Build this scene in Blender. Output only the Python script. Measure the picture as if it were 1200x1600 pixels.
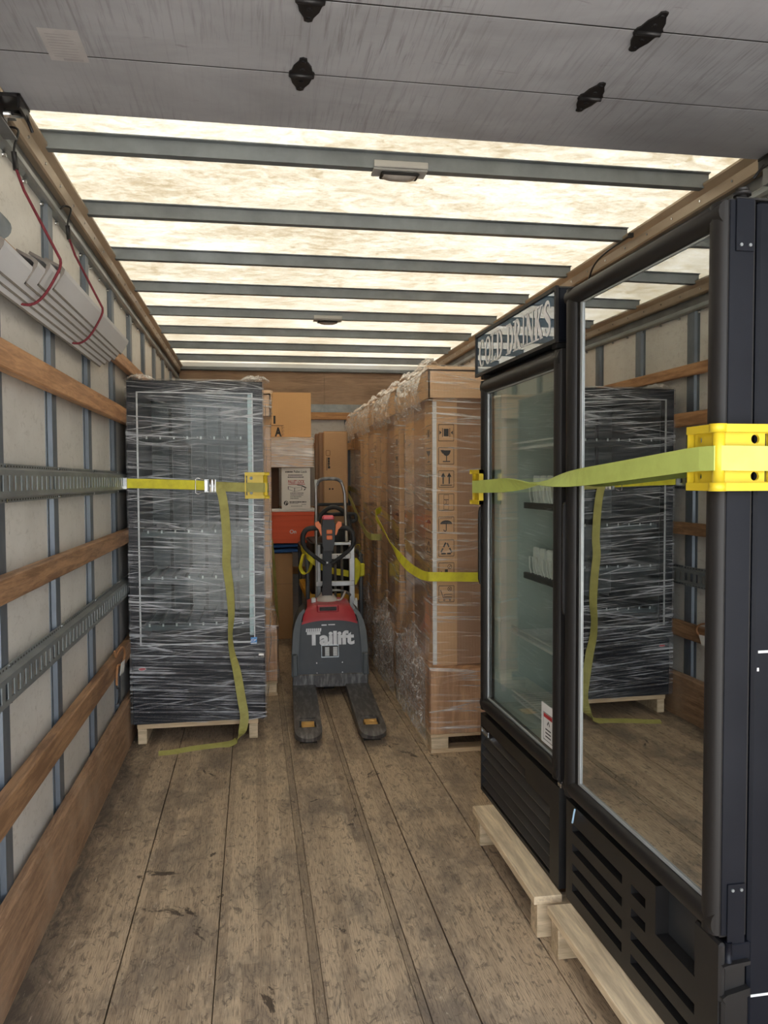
import bpy, math, random
from mathutils import Vector, Matrix, noise

for o in list(bpy.data.objects):
    bpy.data.objects.remove(o, do_unlink=True)
scene = bpy.context.scene
COL = scene.collection
RND = random.Random(11)

# ------------------------------------------------------------------ camera
CAM_POS = Vector((0.0, 0.0, 1.43))
FPX, YAW, PITCH, ROLL = 1232.0, math.radians(9.42), math.radians(2.318), math.radians(0.267)
_F = Vector((math.sin(YAW) * math.cos(PITCH), math.cos(YAW) * math.cos(PITCH), -math.sin(PITCH)))
_r = Vector((math.cos(YAW), -math.sin(YAW), 0))
_u = _r.cross(_F)
_r2 = math.cos(ROLL) * _r - math.sin(ROLL) * _u
_u2 = _r2.cross(_F)
cd = bpy.data.cameras.new('camera')
cd.sensor_fit = 'VERTICAL'
cd.sensor_height = 36.0
cd.lens = FPX / 1600.0 * 36.0
cd.clip_start = 0.02
cd.clip_end = 500
cam = bpy.data.objects.new('camera', cd)
COL.objects.link(cam)
M3 = Matrix((_r2, _u2, -_F)).transposed()
cam.matrix_world = Matrix.Translation(CAM_POS) @ M3.to_4x4()
scene.camera = cam

# ------------------------------------------------------------------ sky, sun, exposure
world = bpy.data.worlds.new('sky')
scene.world = world
world.use_nodes = True
wnt = world.node_tree
for n in list(wnt.nodes):
    wnt.nodes.remove(n)
wo = wnt.nodes.new('ShaderNodeOutputWorld')
wb = wnt.nodes.new('ShaderNodeBackground')
ws = wnt.nodes.new('ShaderNodeTexSky')
ws.sky_type = 'NISHITA'
ws.sun_disc = False
ws.sun_elevation = math.radians(62)
ws.sun_rotation = math.radians(-25)
ws.air_density = 1.0
ws.dust_density = 3.0
ws.ozone_density = 1.0
whs = wnt.nodes.new('ShaderNodeHueSaturation')            # hazy bright day: the blue is mostly veiled
whs.inputs['Saturation'].default_value = 0.32
wnt.links.new(ws.outputs['Color'], whs.inputs['Color'])
wnt.links.new(whs.outputs['Color'], wb.inputs['Color'])
wb.inputs['Strength'].default_value = 0.62
wnt.links.new(wb.outputs['Background'], wo.inputs['Surface'])

sd = bpy.data.lights.new('sun', 'SUN')
sd.energy = 11.8
sd.angle = math.radians(1.0)
sd.color = (1.0, 0.95, 0.86)
sun = bpy.data.objects.new('sun', sd)
COL.objects.link(sun)
sun_dir = Vector((0.28, 0.45, 1.0)).normalized()          # towards the sun, ahead of the truck
sun.rotation_euler = sun_dir.to_track_quat('Z', 'Y').to_euler()

scene.view_settings.view_transform = 'Standard'
scene.view_settings.look = 'None'
scene.view_settings.gamma = 1.0
scene.view_settings.use_curve_mapping = False
scene.view_settings.exposure = 1.22

# ------------------------------------------------------------------ node helpers
def new_mat(name):
    m = bpy.data.materials.new(name)
    m.use_nodes = True
    nt = m.node_tree
    for n in list(nt.nodes):
        nt.nodes.remove(n)
    out = nt.nodes.new('ShaderNodeOutputMaterial')
    return m, nt, out

def nd(nt, typ, ins=None, **props):
    n = nt.nodes.new(typ)
    for k, v in props.items():
        setattr(n, k, v)
    for k, v in (ins or {}).items():
        s = n.inputs[k]
        if isinstance(v, bpy.types.NodeSocket):
            nt.links.new(v, s)
        else:
            if s.type == 'RGBA' and len(v) == 3:
                v = (*v, 1.0)
            s.default_value = v
    return n

def math_(nt, op, a, b=0.0, clamp=False):
    n = nd(nt, 'ShaderNodeMath', {0: a, 1: b}, operation=op, use_clamp=clamp)
    return n.outputs[0]

def objco(nt, scale=(1, 1, 1), rot=(0, 0, 0), loc=(0, 0, 0)):
    tc = nd(nt, 'ShaderNodeTexCoord')
    mp = nd(nt, 'ShaderNodeMapping', {'Vector': tc.outputs['Object'], 'Scale': scale, 'Rotation': rot, 'Location': loc})
    return mp.outputs[0]

def noise_(nt, vec, scale=5.0, detail=4.0, rough=0.55, dist=0.0):
    n = nd(nt, 'ShaderNodeTexNoise', {'Vector': vec, 'Scale': scale, 'Detail': detail, 'Roughness': rough, 'Distortion': dist})
    return n.outputs[0]

def ramp(nt, fac, stops, interp='LINEAR'):
    n = nd(nt, 'ShaderNodeValToRGB', {'Fac': fac})
    cr = n.color_ramp
    cr.interpolation = interp
    while len(cr.elements) < len(stops):
        cr.elements.new(0.5)
    for e, (p, c) in zip(cr.elements, stops):
        e.position = p
        e.color = (c, c, c, 1) if isinstance(c, (int, float)) else (*c[:3], 1)
    return n.outputs[0]

def mixc(nt, fac, a, b, mode='MIX'):
    n = nd(nt, 'ShaderNodeMix', data_type='RGBA', blend_type=mode)
    for key, v in ((0, fac), (6, a), (7, b)):
        s = n.inputs[key]
        if isinstance(v, bpy.types.NodeSocket):
            nt.links.new(v, s)
        else:
            s.default_value = (*v, 1.0) if not isinstance(v, (int, float)) else v
    return n.outputs[2]

def bsdf(nt, out, **kw):
    names = {'col': 'Base Color', 'rough': 'Roughness', 'metal': 'Metallic', 'normal': 'Normal', 'alpha': 'Alpha',
             'spec': 'Specular IOR Level', 'coat': 'Coat Weight', 'coat_rough': 'Coat Roughness', 'trans': 'Transmission Weight'}
    p = nd(nt, 'ShaderNodeBsdfPrincipled', {names[k]: v for k, v in kw.items()})
    if out is not None:
        nt.links.new(p.outputs[0], out.inputs['Surface'])
    return p

def bump(nt, h, strength=0.2, dist=0.01):
    return nd(nt, 'ShaderNodeBump', {'Height': h, 'Strength': strength, 'Distance': dist}).outputs[0]

def mk(name, c1, c2=None, rough=0.5, metal=0.0, scale=6.0, stretch=(1, 1, 1), lo=0.35, hi=0.7, bmp=0.0, bscale=None,
       spec=0.5, coat=0.0, rvar=0.08):
    """two-tone mottled surface with fine relief"""
    m, nt, out = new_mat(name)
    co = objco(nt, stretch)
    c2 = c2 or tuple(x * 0.8 for x in c1)
    f = noise_(nt, co, scale, 6.0, 0.62)
    f = ramp(nt, f, [(lo, 0.0), (hi, 1.0)])
    col = mixc(nt, f, c1, c2)
    r = math_(nt, 'ADD', math_(nt, 'MULTIPLY', f, rvar), rough)
    kw = dict(col=col, rough=r, metal=metal, spec=spec, coat=coat)
    if bmp:
        h = noise_(nt, co, bscale or scale * 6, 4.0, 0.6)
        kw['normal'] = bump(nt, h, bmp, 0.004)
    bsdf(nt, out, **kw)
    return m

MATS = {}
M = MATS

# ---- painted / metal / plastic
M['galv'] = mk('galvanised_steel', (.165, .19, .22), (.11, .13, .155), .42, .55, 9, (1, 1, .35), bmp=.08)
M['galv_grey'] = mk('zinc_steel', (.30, .32, .32), (.20, .22, .225), .40, .6, 12, (1, .4, 1), bmp=.06)
M['bow'] = mk('roof_bow_steel', (.20, .22, .23), (.15, .165, .172), .5, .35, 7)
M['bronze'] = mk('bronze_rail', (.42, .34, .25), (.27, .20, .14), .42, .35, 4, (1, .3, 1))
M['track_dark'] = mk('dark_channel', (.16, .165, .165), (.10, .10, .10), .5, .3, 6)
M['chrome'] = mk('chrome', (.75, .75, .75), (.55, .55, .55), .22, 1.0, 10)
M['alu'] = mk('aluminium', (.42, .42, .41), (.31, .31, .30), .38, .85, 8, bmp=.04)
M['scuffed'] = mk('scuffed_fork_steel', (.085, .08, .077), (.26, .25, .24), .42, .35, 11, (4, .7, 1), lo=.46, hi=.72, bmp=.15)
M['black_metal'] = mk('black_sheet_metal', (.0052, .0062, .0098), (.0085, .0098, .0142), .34, .0, 3, spec=.22)
M['black_plastic'] = mk('black_plastic', (.010, .0095, .0095), (.018, .0165, .0155), .42, 0, 5, bmp=.02, spec=.4)
M['door_black'] = mk('dark_bronze_frame', (.012, .011, .0105), (.019, .0165, .015), .42, .0, 3, (1, 1, .4), spec=.3)
M['rubber'] = mk('black_rubber', (.014, .014, .014), (.03, .03, .03), .6, 0, 14, bmp=.1)
M['hinge'] = mk('black_hinge', (.010, .009, .010), (.022, .02, .02), .4, .3, 20)
M['charcoal'] = mk('charcoal_cover', (.038, .043, .048), (.055, .06, .064), .5, 0, 6, bmp=.04)
M['charcoal_lt'] = mk('grey_fender', (.085, .095, .095), (.12, .13, .13), .5, 0, 6, bmp=.04)
M['red_plastic'] = mk('red_plastic', (.46, .026, .038), (.36, .02, .03), .38, 0, 5, coat=.2)
M['pink_red'] = mk('faded_red_button', (.72, .10, .13), (.6, .08, .10), .4, 0, 9)
M['orange_pl'] = mk('orange_plastic', (.85, .20, .035), (.72, .15, .03), .4, 0, 9)
M['yellow_pl'] = mk('yellow_plastic', (.72, .53, .025), (.64, .46, .02), .38, 0, 7, bmp=.03)
M['yellow_dk'] = mk('amber_shelf', (.72, .38, .02), (.55, .28, .015), .5, 0, 7)
M['post_grey'] = mk('grey_tube', (.085, .09, .095), (.06, .065, .07), .45, .2, 7)
M['white_pl'] = mk('white_plastic', (.74, .75, .73), (.64, .65, .62), .45, 0, 5)
M['ivory'] = mk('ivory_cover', (.62, .58, .5), (.5, .46, .4), .5, 0, 6)
M['amber_roller'] = mk('amber_roller', (.62, .36, .10), (.52, .29, .08), .4, 0, 8)
M['red_cord'] = mk('red_cord', (.12, .008, .016), (.19, .02, .03), .7, 0, 90, bmp=.3)
M['tan_cord'] = mk('tan_cord', (.42, .2, .08), (.28, .13, .06), .75, 0, 60, bmp=.4)
M['blue_fabric'] = mk('blue_blanket', (.02, .075, .22), (.03, .11, .30), .9, 0, 12, bmp=.4)
M['paper'] = mk('white_paper', (.78, .78, .76), (.7, .7, .68), .7, 0, 6)
M['ink'] = mk('black_ink', (.022, .02, .02), (.05, .045, .04), .6, 0, 30)
M['ink_red'] = mk('red_ink', (.50, .03, .04), (.42, .03, .03), .6, 0, 30)
M['ink_brown'] = mk('brown_ink', (.20, .09, .03), (.25, .12, .05), .6, 0, 30)
M['letter_white'] = mk('worn_white_vinyl', (.80, .80, .80), (.62, .62, .63), .45, 0, 20)
M['sign_letter'] = mk('sign_letters', (.86, .85, .85), (.78, .77, .78), .30, 0, 10)
M['blue_sticker'] = mk('blue_sticker', (.03, .22, .55), (.03, .2, .5), .5, 0, 10)
M['led'] = mk('frosted_light_strip', (.62, .72, .72), (.5, .62, .64), .3, 0, 3, (1, 1, .6))
M['liner_grey'] = mk('grey_liner', (.13, .14, .145), (.09, .10, .105), .5, 0, 2)
M['liner_green'] = mk('pale_liner', (.56, .63, .58), (.50, .57, .52), .4, 0, 2)
M['lane'] = mk('white_lane_plastic', (.93, .94, .90), (.88, .89, .85), .35, 0, 8)
M['dark_in'] = mk('dark_liner', (.020, .022, .024), (.03, .03, .03), .5, 0, 3)
M['gasket'] = mk('pale_gasket', (.48, .50, .50), (.40, .42, .42), .35, .3, 4)
M['vboard'] = mk('white_edge_board', (.62, .62, .63), (.52, .52, .53), .55, 0, 3, (1, .4, 1), bmp=.05)
M['vboard_edge'] = mk('grey_board_core', (.17, .15, .13), (.24, .21, .18), .8, 0, 30)
M['lens'] = mk('smoked_lens', (.25, .22, .20), (.33, .30, .27), .15, 0, 12, coat=.6)
M['asphalt'] = mk('pale_concrete', (.36, .355, .34), (.29, .285, .27), .9, 0, 14, bmp=.3)
M['skin_out'] = mk('truck_skin', (.7, .7, .7), (.62, .62, .62), .4, 0, 3)
M['foam'] = mk('white_foam', (.74, .73, .70), (.64, .62, .58), .8, 0, 12, bmp=.1)
M['orange_box'] = mk('orange_card', (.78, .11, .03), (.68, .09, .025), .55, 0, 4, (.3, 1, 6))

def card(name, c1, c2, rough=.75):
    m, nt, out = new_mat(name)
    co = objco(nt)
    big = noise_(nt, co, 2.2, 3, .5)
    cor = nd(nt, 'ShaderNodeTexWave', {'Vector': objco(nt, (1, 1, .02)), 'Scale': 38.0, 'Distortion': .6, 'Detail': 1.0}, wave_type='BANDS', bands_direction='DIAGONAL').outputs[0]
    fib = noise_(nt, objco(nt, (3, 3, 60)), 6, 4, .6)
    f = math_(nt, 'ADD', math_(nt, 'MULTIPLY', big, .6), math_(nt, 'MULTIPLY', fib, .45))
    col = mixc(nt, ramp(nt, f, [(.35, 0), (.75, 1)]), c1, c2)
    bsdf(nt, out, col=col, rough=rough, spec=.25, normal=bump(nt, math_(nt, 'ADD', cor, math_(nt, 'MULTIPLY', fib, .5)), .06, .002))
    return m

M['card'] = card('cardboard', (.64, .40, .22), (.54, .33, .17))
M['card_lt'] = card('cardboard_light', (.70, .47, .28), (.60, .39, .225))
M['card_dk'] = card('cardboard_dark', (.43, .265, .165), (.36, .215, .13))
M['card_deep'] = card('cardboard_deep_brown', (.12, .065, .04), (.09, .05, .03))  # very dark brown board
M['card_orange'] = card('cardboard_warm', (.78, .46, .21), (.70, .40, .18))
M['white_card'] = card('white_card', (.86, .82, .76), (.78, .74, .68), .6)
M['card_brown'] = card('cardboard_brown', (.50, .29, .135), (.43, .245, .11))

def wood(name, c1, c2, c3, axis='Y', scale=1.0, rough=.55, wear=.5, bm=.15):
    """sawn timber: long grain along one axis, blotches and darker streaks"""
    m, nt, out = new_mat(name)
    st = {'X': (.8, 9, 9), 'Y': (9, .8, 9), 'Z': (9, 9, .8)}[axis]
    st = tuple(s * scale for s in st)
    g = noise_(nt, objco(nt, st), 4.0, 8, .65, .6)
    fine = noise_(nt, objco(nt, tuple(s * 4 for s in st)), 6.0, 4, .6)
    big = noise_(nt, objco(nt), 2.6 * scale, 4, .6)
    f = ramp(nt, math_(nt, 'ADD', math_(nt, 'MULTIPLY', g, .75), math_(nt, 'MULTIPLY', fine, .25)), [(.40, 0), (.58, 1)])
    col = mixc(nt, f, tuple(x * 1.12 for x in c1), tuple(x * .85 for x in c2))
    w = ramp(nt, math_(nt, 'ADD', math_(nt, 'MULTIPLY', big, .6), math_(nt, 'MULTIPLY', g, .4)), [(.50, 0), (.66, 1)])
    col = mixc(nt, math_(nt, 'MULTIPLY', w, wear), col, c3)
    bsdf(nt, out, col=col, rough=rough, spec=.3, normal=bump(nt, math_(nt, 'ADD', g, fine), bm, .003))
    return m

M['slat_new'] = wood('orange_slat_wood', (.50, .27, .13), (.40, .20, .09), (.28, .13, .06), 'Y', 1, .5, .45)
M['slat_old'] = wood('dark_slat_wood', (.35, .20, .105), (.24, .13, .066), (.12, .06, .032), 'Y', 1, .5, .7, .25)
M['slat_x'] = wood('slat_wood_cross', (.52, .28, .12), (.44, .22, .09), (.32, .16, .07), 'X', 1, .5, .4)
M['base_wood'] = wood('scuff_board_wood', (.36, .22, .13), (.235, .135, .078), (.52, .38, .26), 'Y', 1.4, .55, .55, .35)
M['pallet'] = wood('pale_pallet_wood', (.84, .68, .45), (.76, .59, .38), (.60, .44, .26), 'Y', .8, .65, .4, .2)
M['pallet_x'] = wood('pale_pallet_wood_cross', (.66, .49, .30), (.58, .42, .25), (.44, .30, .17), 'X', .8, .65, .4, .2)
M['block'] = wood('pallet_block_wood', (.66, .52, .34), (.56, .43, .27), (.42, .30, .17), 'X', 1, .7, .5, .25)
M['ply'] = wood('crate_plywood', (.56, .33, .18), (.47, .27, .14), (.36, .15, .08), 'Z', .6, .6, .55, .15)
M['ply_dark'] = wood('bulkhead_plywood', (.33, .225, .15), (.25, .165, .11), (.55, .41, .29), 'X', .5, .6, .5, .1)

def floor_mat(name, tint=1.0):
    m, nt, out = new_mat(name)
    tc = nd(nt, 'ShaderNodeTexCoord')
    sep = nd(nt, 'ShaderNodeSeparateXYZ', {0: tc.outputs['Object']})
    sx = math_(nt, 'FLOOR', math_(nt, 'MULTIPLY', sep.outputs[0], 1 / .0475))
    rnd0 = nd(nt, 'ShaderNodeTexWhiteNoise', {'W': sx}, noise_dimensions='1D').outputs[0]
    sy = math_(nt, 'FLOOR', math_(nt, 'ADD', math_(nt, 'MULTIPLY', sep.outputs[1], .8), math_(nt, 'MULTIPLY', rnd0, 7.0)))
    cmb = nd(nt, 'ShaderNodeCombineXYZ', {0: sx, 1: sy, 2: 0.0})
    rnd = nd(nt, 'ShaderNodeTexWhiteNoise', {'Vector': cmb.outputs[0]}, noise_dimensions='3D').outputs[0]
    grain = noise_(nt, objco(nt, (16, 1.3, 1)), 5, 8, .68, 1.2)
    fine = noise_(nt, objco(nt, (70, 3.0, 1)), 5, 4, .6)
    big = noise_(nt, objco(nt, (1.3, .8, 1)), 2.1, 5, .62, .5)
    mid = noise_(nt, objco(nt, (1.6, .7, 1), loc=(4, 2, 0)), 7.5, 8, .74, 1.4)
    crk = noise_(nt, objco(nt, (2.2, .9, 1), loc=(9, 5, 0)), 11, 8, .72, 2.4)
    ca = tuple(x * tint for x in (.62, .475, .315))
    cb = tuple(x * tint for x in (.39, .288, .19))
    cc = tuple(x * tint for x in (.13, .09, .06))
    col = mixc(nt, ramp(nt, math_(nt, 'ADD', math_(nt, 'MULTIPLY', grain, .6), math_(nt, 'MULTIPLY', rnd, .4)), [(.3, 0), (.72, 1)]), ca, cb)
    col = mixc(nt, ramp(nt, fine, [(.50, 0), (.66, .75)]), col, cc)
    col = mixc(nt, ramp(nt, math_(nt, 'ADD', math_(nt, 'MULTIPLY', big, .62), math_(nt, 'MULTIPLY', mid, .38)), [(.475, 0), (.60, .72)]), col, (.16, .13, .105))
    col = mixc(nt, ramp(nt, crk, [(.55, 0), (.60, .7)]), col, (.14, .108, .08))
    # dark oil stains and gouges with hard edges
    st = noise_(nt, objco(nt, (1.0, .55, 1), loc=(1.7, 3.1, 0)), 3.2, 7, .66, 1.6)
    col = mixc(nt, ramp(nt, st, [(.63, 0), (.65, .85)]), col, (.04, .026, .018))
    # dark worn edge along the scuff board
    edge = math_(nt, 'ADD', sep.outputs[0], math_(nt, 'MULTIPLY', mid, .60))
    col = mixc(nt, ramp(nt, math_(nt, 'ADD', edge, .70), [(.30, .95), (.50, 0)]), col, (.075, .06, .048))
    # pale scratches
    scr = noise_(nt, objco(nt, (26, 5, 1), rot=(0, 0, .5)), 3.0, 3, .5, 2.0)
    col = mixc(nt, ramp(nt, scr, [(.66, 0), (.72, .55)]), col, (.66, .55, .42))
    rough = math_(nt, 'ADD', math_(nt, 'MULTIPLY', big, .25), .42)
    h = math_(nt, 'ADD', math_(nt, 'ADD', grain, fine), math_(nt, 'MULTIPLY', mid, .6))
    bsdf(nt, out, col=col, rough=rough, spec=.35, normal=bump(nt, h, .3, .004))
    return m

M['floor'] = floor_mat('worn_floor_planks')
M['floor_strip'] = floor_mat('dark_floor_strip', .74)

def panel_mat(name):
    m, nt, out = new_mat(name)
    co = objco(nt)
    a = noise_(nt, co, 3.0, 6, .65)
    b = noise_(nt, objco(nt, (1, 1.2, 2.5)), 16, 6, .7, .8)
    c = noise_(nt, objco(nt, (1, 9, 2.2), rot=(.5, 0, 0)), 5, 4, .6, 1.5)
    col = mixc(nt, ramp(nt, a, [(.35, 0), (.7, 1)]), (.64, .615, .57), (.53, .505, .46))
    col = mixc(nt, ramp(nt, b, [(.54, 0), (.70, .55)]), col, (.36, .33, .29))
    col = mixc(nt, ramp(nt, c, [(.66, 0), (.71, .65)]), col, (.28, .25, .22))
    bsdf(nt, out, col=col, rough=.36, spec=.45, normal=bump(nt, a, .05, .01))
    return m

M['panel'] = panel_mat('scuffed_white_panel')

def door_mat():
    m, nt, out = new_mat('scuffed_grey_door')
    a = noise_(nt, objco(nt, (1.2, 2.2, 1)), 2.0, 5, .6, .4)
    s1 = noise_(nt, objco(nt, (26, 1.1, 1), rot=(0, 0, -.25)), 3.4, 6, .70, .5)
    s2 = noise_(nt, objco(nt, (3, 20, 1), rot=(0, 0, .12)), 2.4, 5, .6, 1.0)
    gate = ramp(nt, noise_(nt, objco(nt, loc=(3, 1, 0)), 1.6, 3, .5), [(.4, .15), (.62, 1)])
    col = mixc(nt, ramp(nt, a, [(.35, 0), (.7, 1)]), (.36, .362, .38), (.265, .264, .276))
    d = math_(nt, 'MULTIPLY', ramp(nt, s1, [(.50, 0), (.66, .62)]), gate)
    col = mixc(nt, d, col, (.13, .12, .12))
    col = mixc(nt, ramp(nt, s2, [(.66, 0), (.74, .55)]), col, (.15, .135, .13))
    bsdf(nt, out, col=col, rough=.5, spec=.35, normal=bump(nt, s1, .05, .004))
    return m

M['door'] = door_mat()

def roof_mat():
    m, nt, out = new_mat('translucent_fibreglass')
    f1 = noise_(nt, objco(nt, (1.2, 2.0, 1)), 5.5, 8, .72, 1.4)
    f2 = noise_(nt, objco(nt, (2.5, 4.0, 1), loc=(5, 0, 0)), 9, 6, .7, 2.2)
    f3 = noise_(nt, objco(nt, (.7, 1.2, 1)), 1.7, 4, .6)
    f4 = noise_(nt, objco(nt, (3.0, 6.0, 1), rot=(0, 0, .5)), 16, 6, .75, 2.5)
    f = math_(nt, 'ADD', math_(nt, 'ADD', math_(nt, 'MULTIPLY', f1, .30), math_(nt, 'MULTIPLY', f2, .27)), math_(nt, 'ADD', math_(nt, 'MULTIPLY', f3, .20), math_(nt, 'MULTIPLY', f4, .23)))
    col = ramp(nt, f, [(.425, (.45, .447, .43)), (.50, (.385, .37, .33)), (.575, (.295, .265, .208))])
    tr = nd(nt, 'ShaderNodeBsdfTranslucent', {'Color': col})
    df = nd(nt, 'ShaderNodeBsdfDiffuse', {'Color': (.72, .70, .64)})
    mx = nd(nt, 'ShaderNodeMixShader', {0: .35, 1: tr.outputs[0], 2: df.outputs[0]})
    nt.links.new(mx.outputs[0], out.inputs['Surface'])
    return m

M['roof'] = roof_mat()

def strap_mat(name, c1, c2):
    m, nt, out = new_mat(name)
    w = nd(nt, 'ShaderNodeTexWave', {'Vector': objco(nt), 'Scale': 220.0, 'Distortion': .4}, wave_type='BANDS', bands_direction='DIAGONAL').outputs[0]
    d = noise_(nt, objco(nt), 14, 5, .65)
    col = mixc(nt, ramp(nt, d, [(.4, 0), (.72, 1)]), c1, c2)
    bsdf(nt, out, col=col, rough=.62, spec=.3, normal=bump(nt, w, .12, .001))
    return m

M['strap'] = strap_mat('yellow_webbing', (.72, .66, .04), (.55, .48, .04))
M['strap_lime'] = strap_mat('lime_webbing', (.52, .61, .15), (.45, .52, .12))
M['strap_old'] = strap_mat('faded_webbing', (.40, .37, .11), (.30, .27, .075))

def facing(nt, f0, p, normal=None):
    """reflectance rising from f0 to 1 at grazing, the same from both sides"""
    lw = nd(nt, 'ShaderNodeLayerWeight', {'Blend': .5, **({'Normal': normal} if normal is not None else {})}).outputs['Facing']
    return math_(nt, 'ADD', math_(nt, 'MULTIPLY', math_(nt, 'POWER', lw, p), 1 - f0), f0, True)

def glass_mat(name, tint, f0, p=3.0, rough=0.0):
    """multi-pane door glass: strong pane reflections over a tinted view through"""
    m, nt, out = new_mat(name)
    t = nd(nt, 'ShaderNodeBsdfTransparent', {'Color': tint})
    g = nd(nt, 'ShaderNodeBsdfGlossy', {'Color': (.96, .97, .96), 'Roughness': rough})
    mx = nd(nt, 'ShaderNodeMixShader', {0: facing(nt, f0, p), 1: t.outputs[0], 2: g.outputs[0]})
    nt.links.new(mx.outputs[0], out.inputs['Surface'])
    return m

M['glass_low_e'] = glass_mat('coated_door_glass', (.50, .53, .51), .52, 2.6)
M['glass_green'] = glass_mat('green_door_glass', (.97, 1.0, .98), .035, 3.6)
M['glass_plain'] = glass_mat('plain_door_glass', (.86, .90, .90), .010, 4.5)

def sign_mat():
    m, nt, out = new_mat('glossy_blue_sign')
    n = noise_(nt, objco(nt), 4, 3, .5)
    col = mixc(nt, n, (.035, .085, .14), (.05, .11, .18))
    d = nd(nt, 'ShaderNodeBsdfDiffuse', {'Color': col})
    g = nd(nt, 'ShaderNodeBsdfGlossy', {'Color': (.92, .95, 1.0), 'Roughness': .02})
    fr = facing(nt, .20, 3.0)
    mx = nd(nt, 'ShaderNodeMixShader', {0: fr, 1: d.outputs[0], 2: g.outputs[0]})
    nt.links.new(mx.outputs[0], out.inputs['Surface'])
    return m

M['sign'] = sign_mat()

def film_mat(name, base=.05, streak=.55, fine=95., lo=.55, hi=.72, tilt=.06, white=(.80, .79, .77), crinkle=0.0, gloss=1.0, grough=.12):
    """clear stretch wrap: glossy, with pulled streaks, and crease glints painted in as white"""
    m, nt, out = new_mat(name)
    tc = nd(nt, 'ShaderNodeTexCoord')
    s = nd(nt, 'ShaderNodeSeparateXYZ', {0: tc.outputs['Object']})
    along = math_(nt, 'SUBTRACT', s.outputs[0], s.outputs[1])
    def layer(tl, fz, fa, sc, off):
        zz = math_(nt, 'ADD', s.outputs[2], math_(nt, 'MULTIPLY', along, tl))
        v = nd(nt, 'ShaderNodeCombineXYZ', {0: math_(nt, 'MULTIPLY', along, fa * .8), 1: math_(nt, 'MULTIPLY', zz, fz), 2: off}).outputs[0]
        return noise_(nt, v, sc, 5, .62, .35)
    n1 = layer(tilt, fine, 2.2, 1.0, 0.0)
    n2 = layer(-tilt * 2.2, fine * .55, 1.6, 1.0, 7.3)
    n3 = layer(tilt * 3.5, fine * .35, 1.2, 1.0, 13.1)
    gate = ramp(nt, noise_(nt, objco(nt, (1, 1, 1.6)), 3.0, 4, .6), [(.38, .25), (.62, 1)])
    a = ramp(nt, n1, [(lo, 0), (hi, 1)])
    b = ramp(nt, n2, [(lo + .05, 0), (hi + .05, 1)])
    c = ramp(nt, n3, [(lo + .09, 0), (hi + .07, 1)])
    k = math_(nt, 'MAXIMUM', math_(nt, 'MAXIMUM', a, b), c)
    fac = math_(nt, 'MULTIPLY', math_(nt, 'MULTIPLY', k, gate), streak)
    h = math_(nt, 'ADD', math_(nt, 'ADD', n1, n2), n3)
    if crinkle:
        cr = noise_(nt, objco(nt), 15, 3, .55, 1.8)
        c2 = noise_(nt, objco(nt, loc=(3, 7, 1)), 34, 3, .55, 2.2)
        r1 = ramp(nt, math_(nt, 'ABSOLUTE', math_(nt, 'SUBTRACT', cr, .5)), [(0, 1), (.022, 0)])     # crease highlights put into the colour as thin white lines
        r2 = ramp(nt, math_(nt, 'ABSOLUTE', math_(nt, 'SUBTRACT', c2, .5)), [(0, .8), (.020, 0)])
        ck = math_(nt, 'MAXIMUM', r1, r2)
        fac = math_(nt, 'MAXIMUM', fac, math_(nt, 'MULTIPLY', ck, crinkle))
        h = math_(nt, 'ADD', h, math_(nt, 'MULTIPLY', cr, 1.5))
    nrm = bump(nt, h, .14, .004)
    fac = math_(nt, 'ADD', fac, base, True)
    tr = nd(nt, 'ShaderNodeBsdfTransparent', {'Color': (.985, .98, .975)})
    gl = nd(nt, 'ShaderNodeBsdfGlossy', {'Color': (1, 1, 1), 'Roughness': grough, 'Normal': nrm})
    fr = facing(nt, .022, 5.5, nrm)
    m1 = nd(nt, 'ShaderNodeMixShader', {0: math_(nt, 'MULTIPLY', fr, gloss, True), 1: tr.outputs[0], 2: gl.outputs[0]})
    p = bsdf(nt, None, col=white, rough=.3, spec=.6, normal=nrm)
    m2 = nd(nt, 'ShaderNodeMixShader', {0: fac, 1: m1.outputs[0], 2: p.outputs[0]})
    nt.links.new(m2.outputs[0], out.inputs['Surface'])
    return m

M['film_fridge'] = film_mat('stretch_wrap_tight', .012, .60, 115, .50, .63, .07, (.80, .81, .84), gloss=.5)
M['film_box'] = film_mat('stretch_wrap_clear', .015, .75, 55, .545, .65, .05, (.92, .88, .82), 0.0, 1.0, .07)
M['film_crumple'] = film_mat('stretch_wrap_crumpled', .035, .55, 45, .55, .66, .2, (.95, .92, .88), .80, 1.4, .08)
M['film_dense'] = film_mat('stretch_wrap_dense', .20, .75, 45, .46, .60, .04, (.84, .78, .72))

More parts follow.
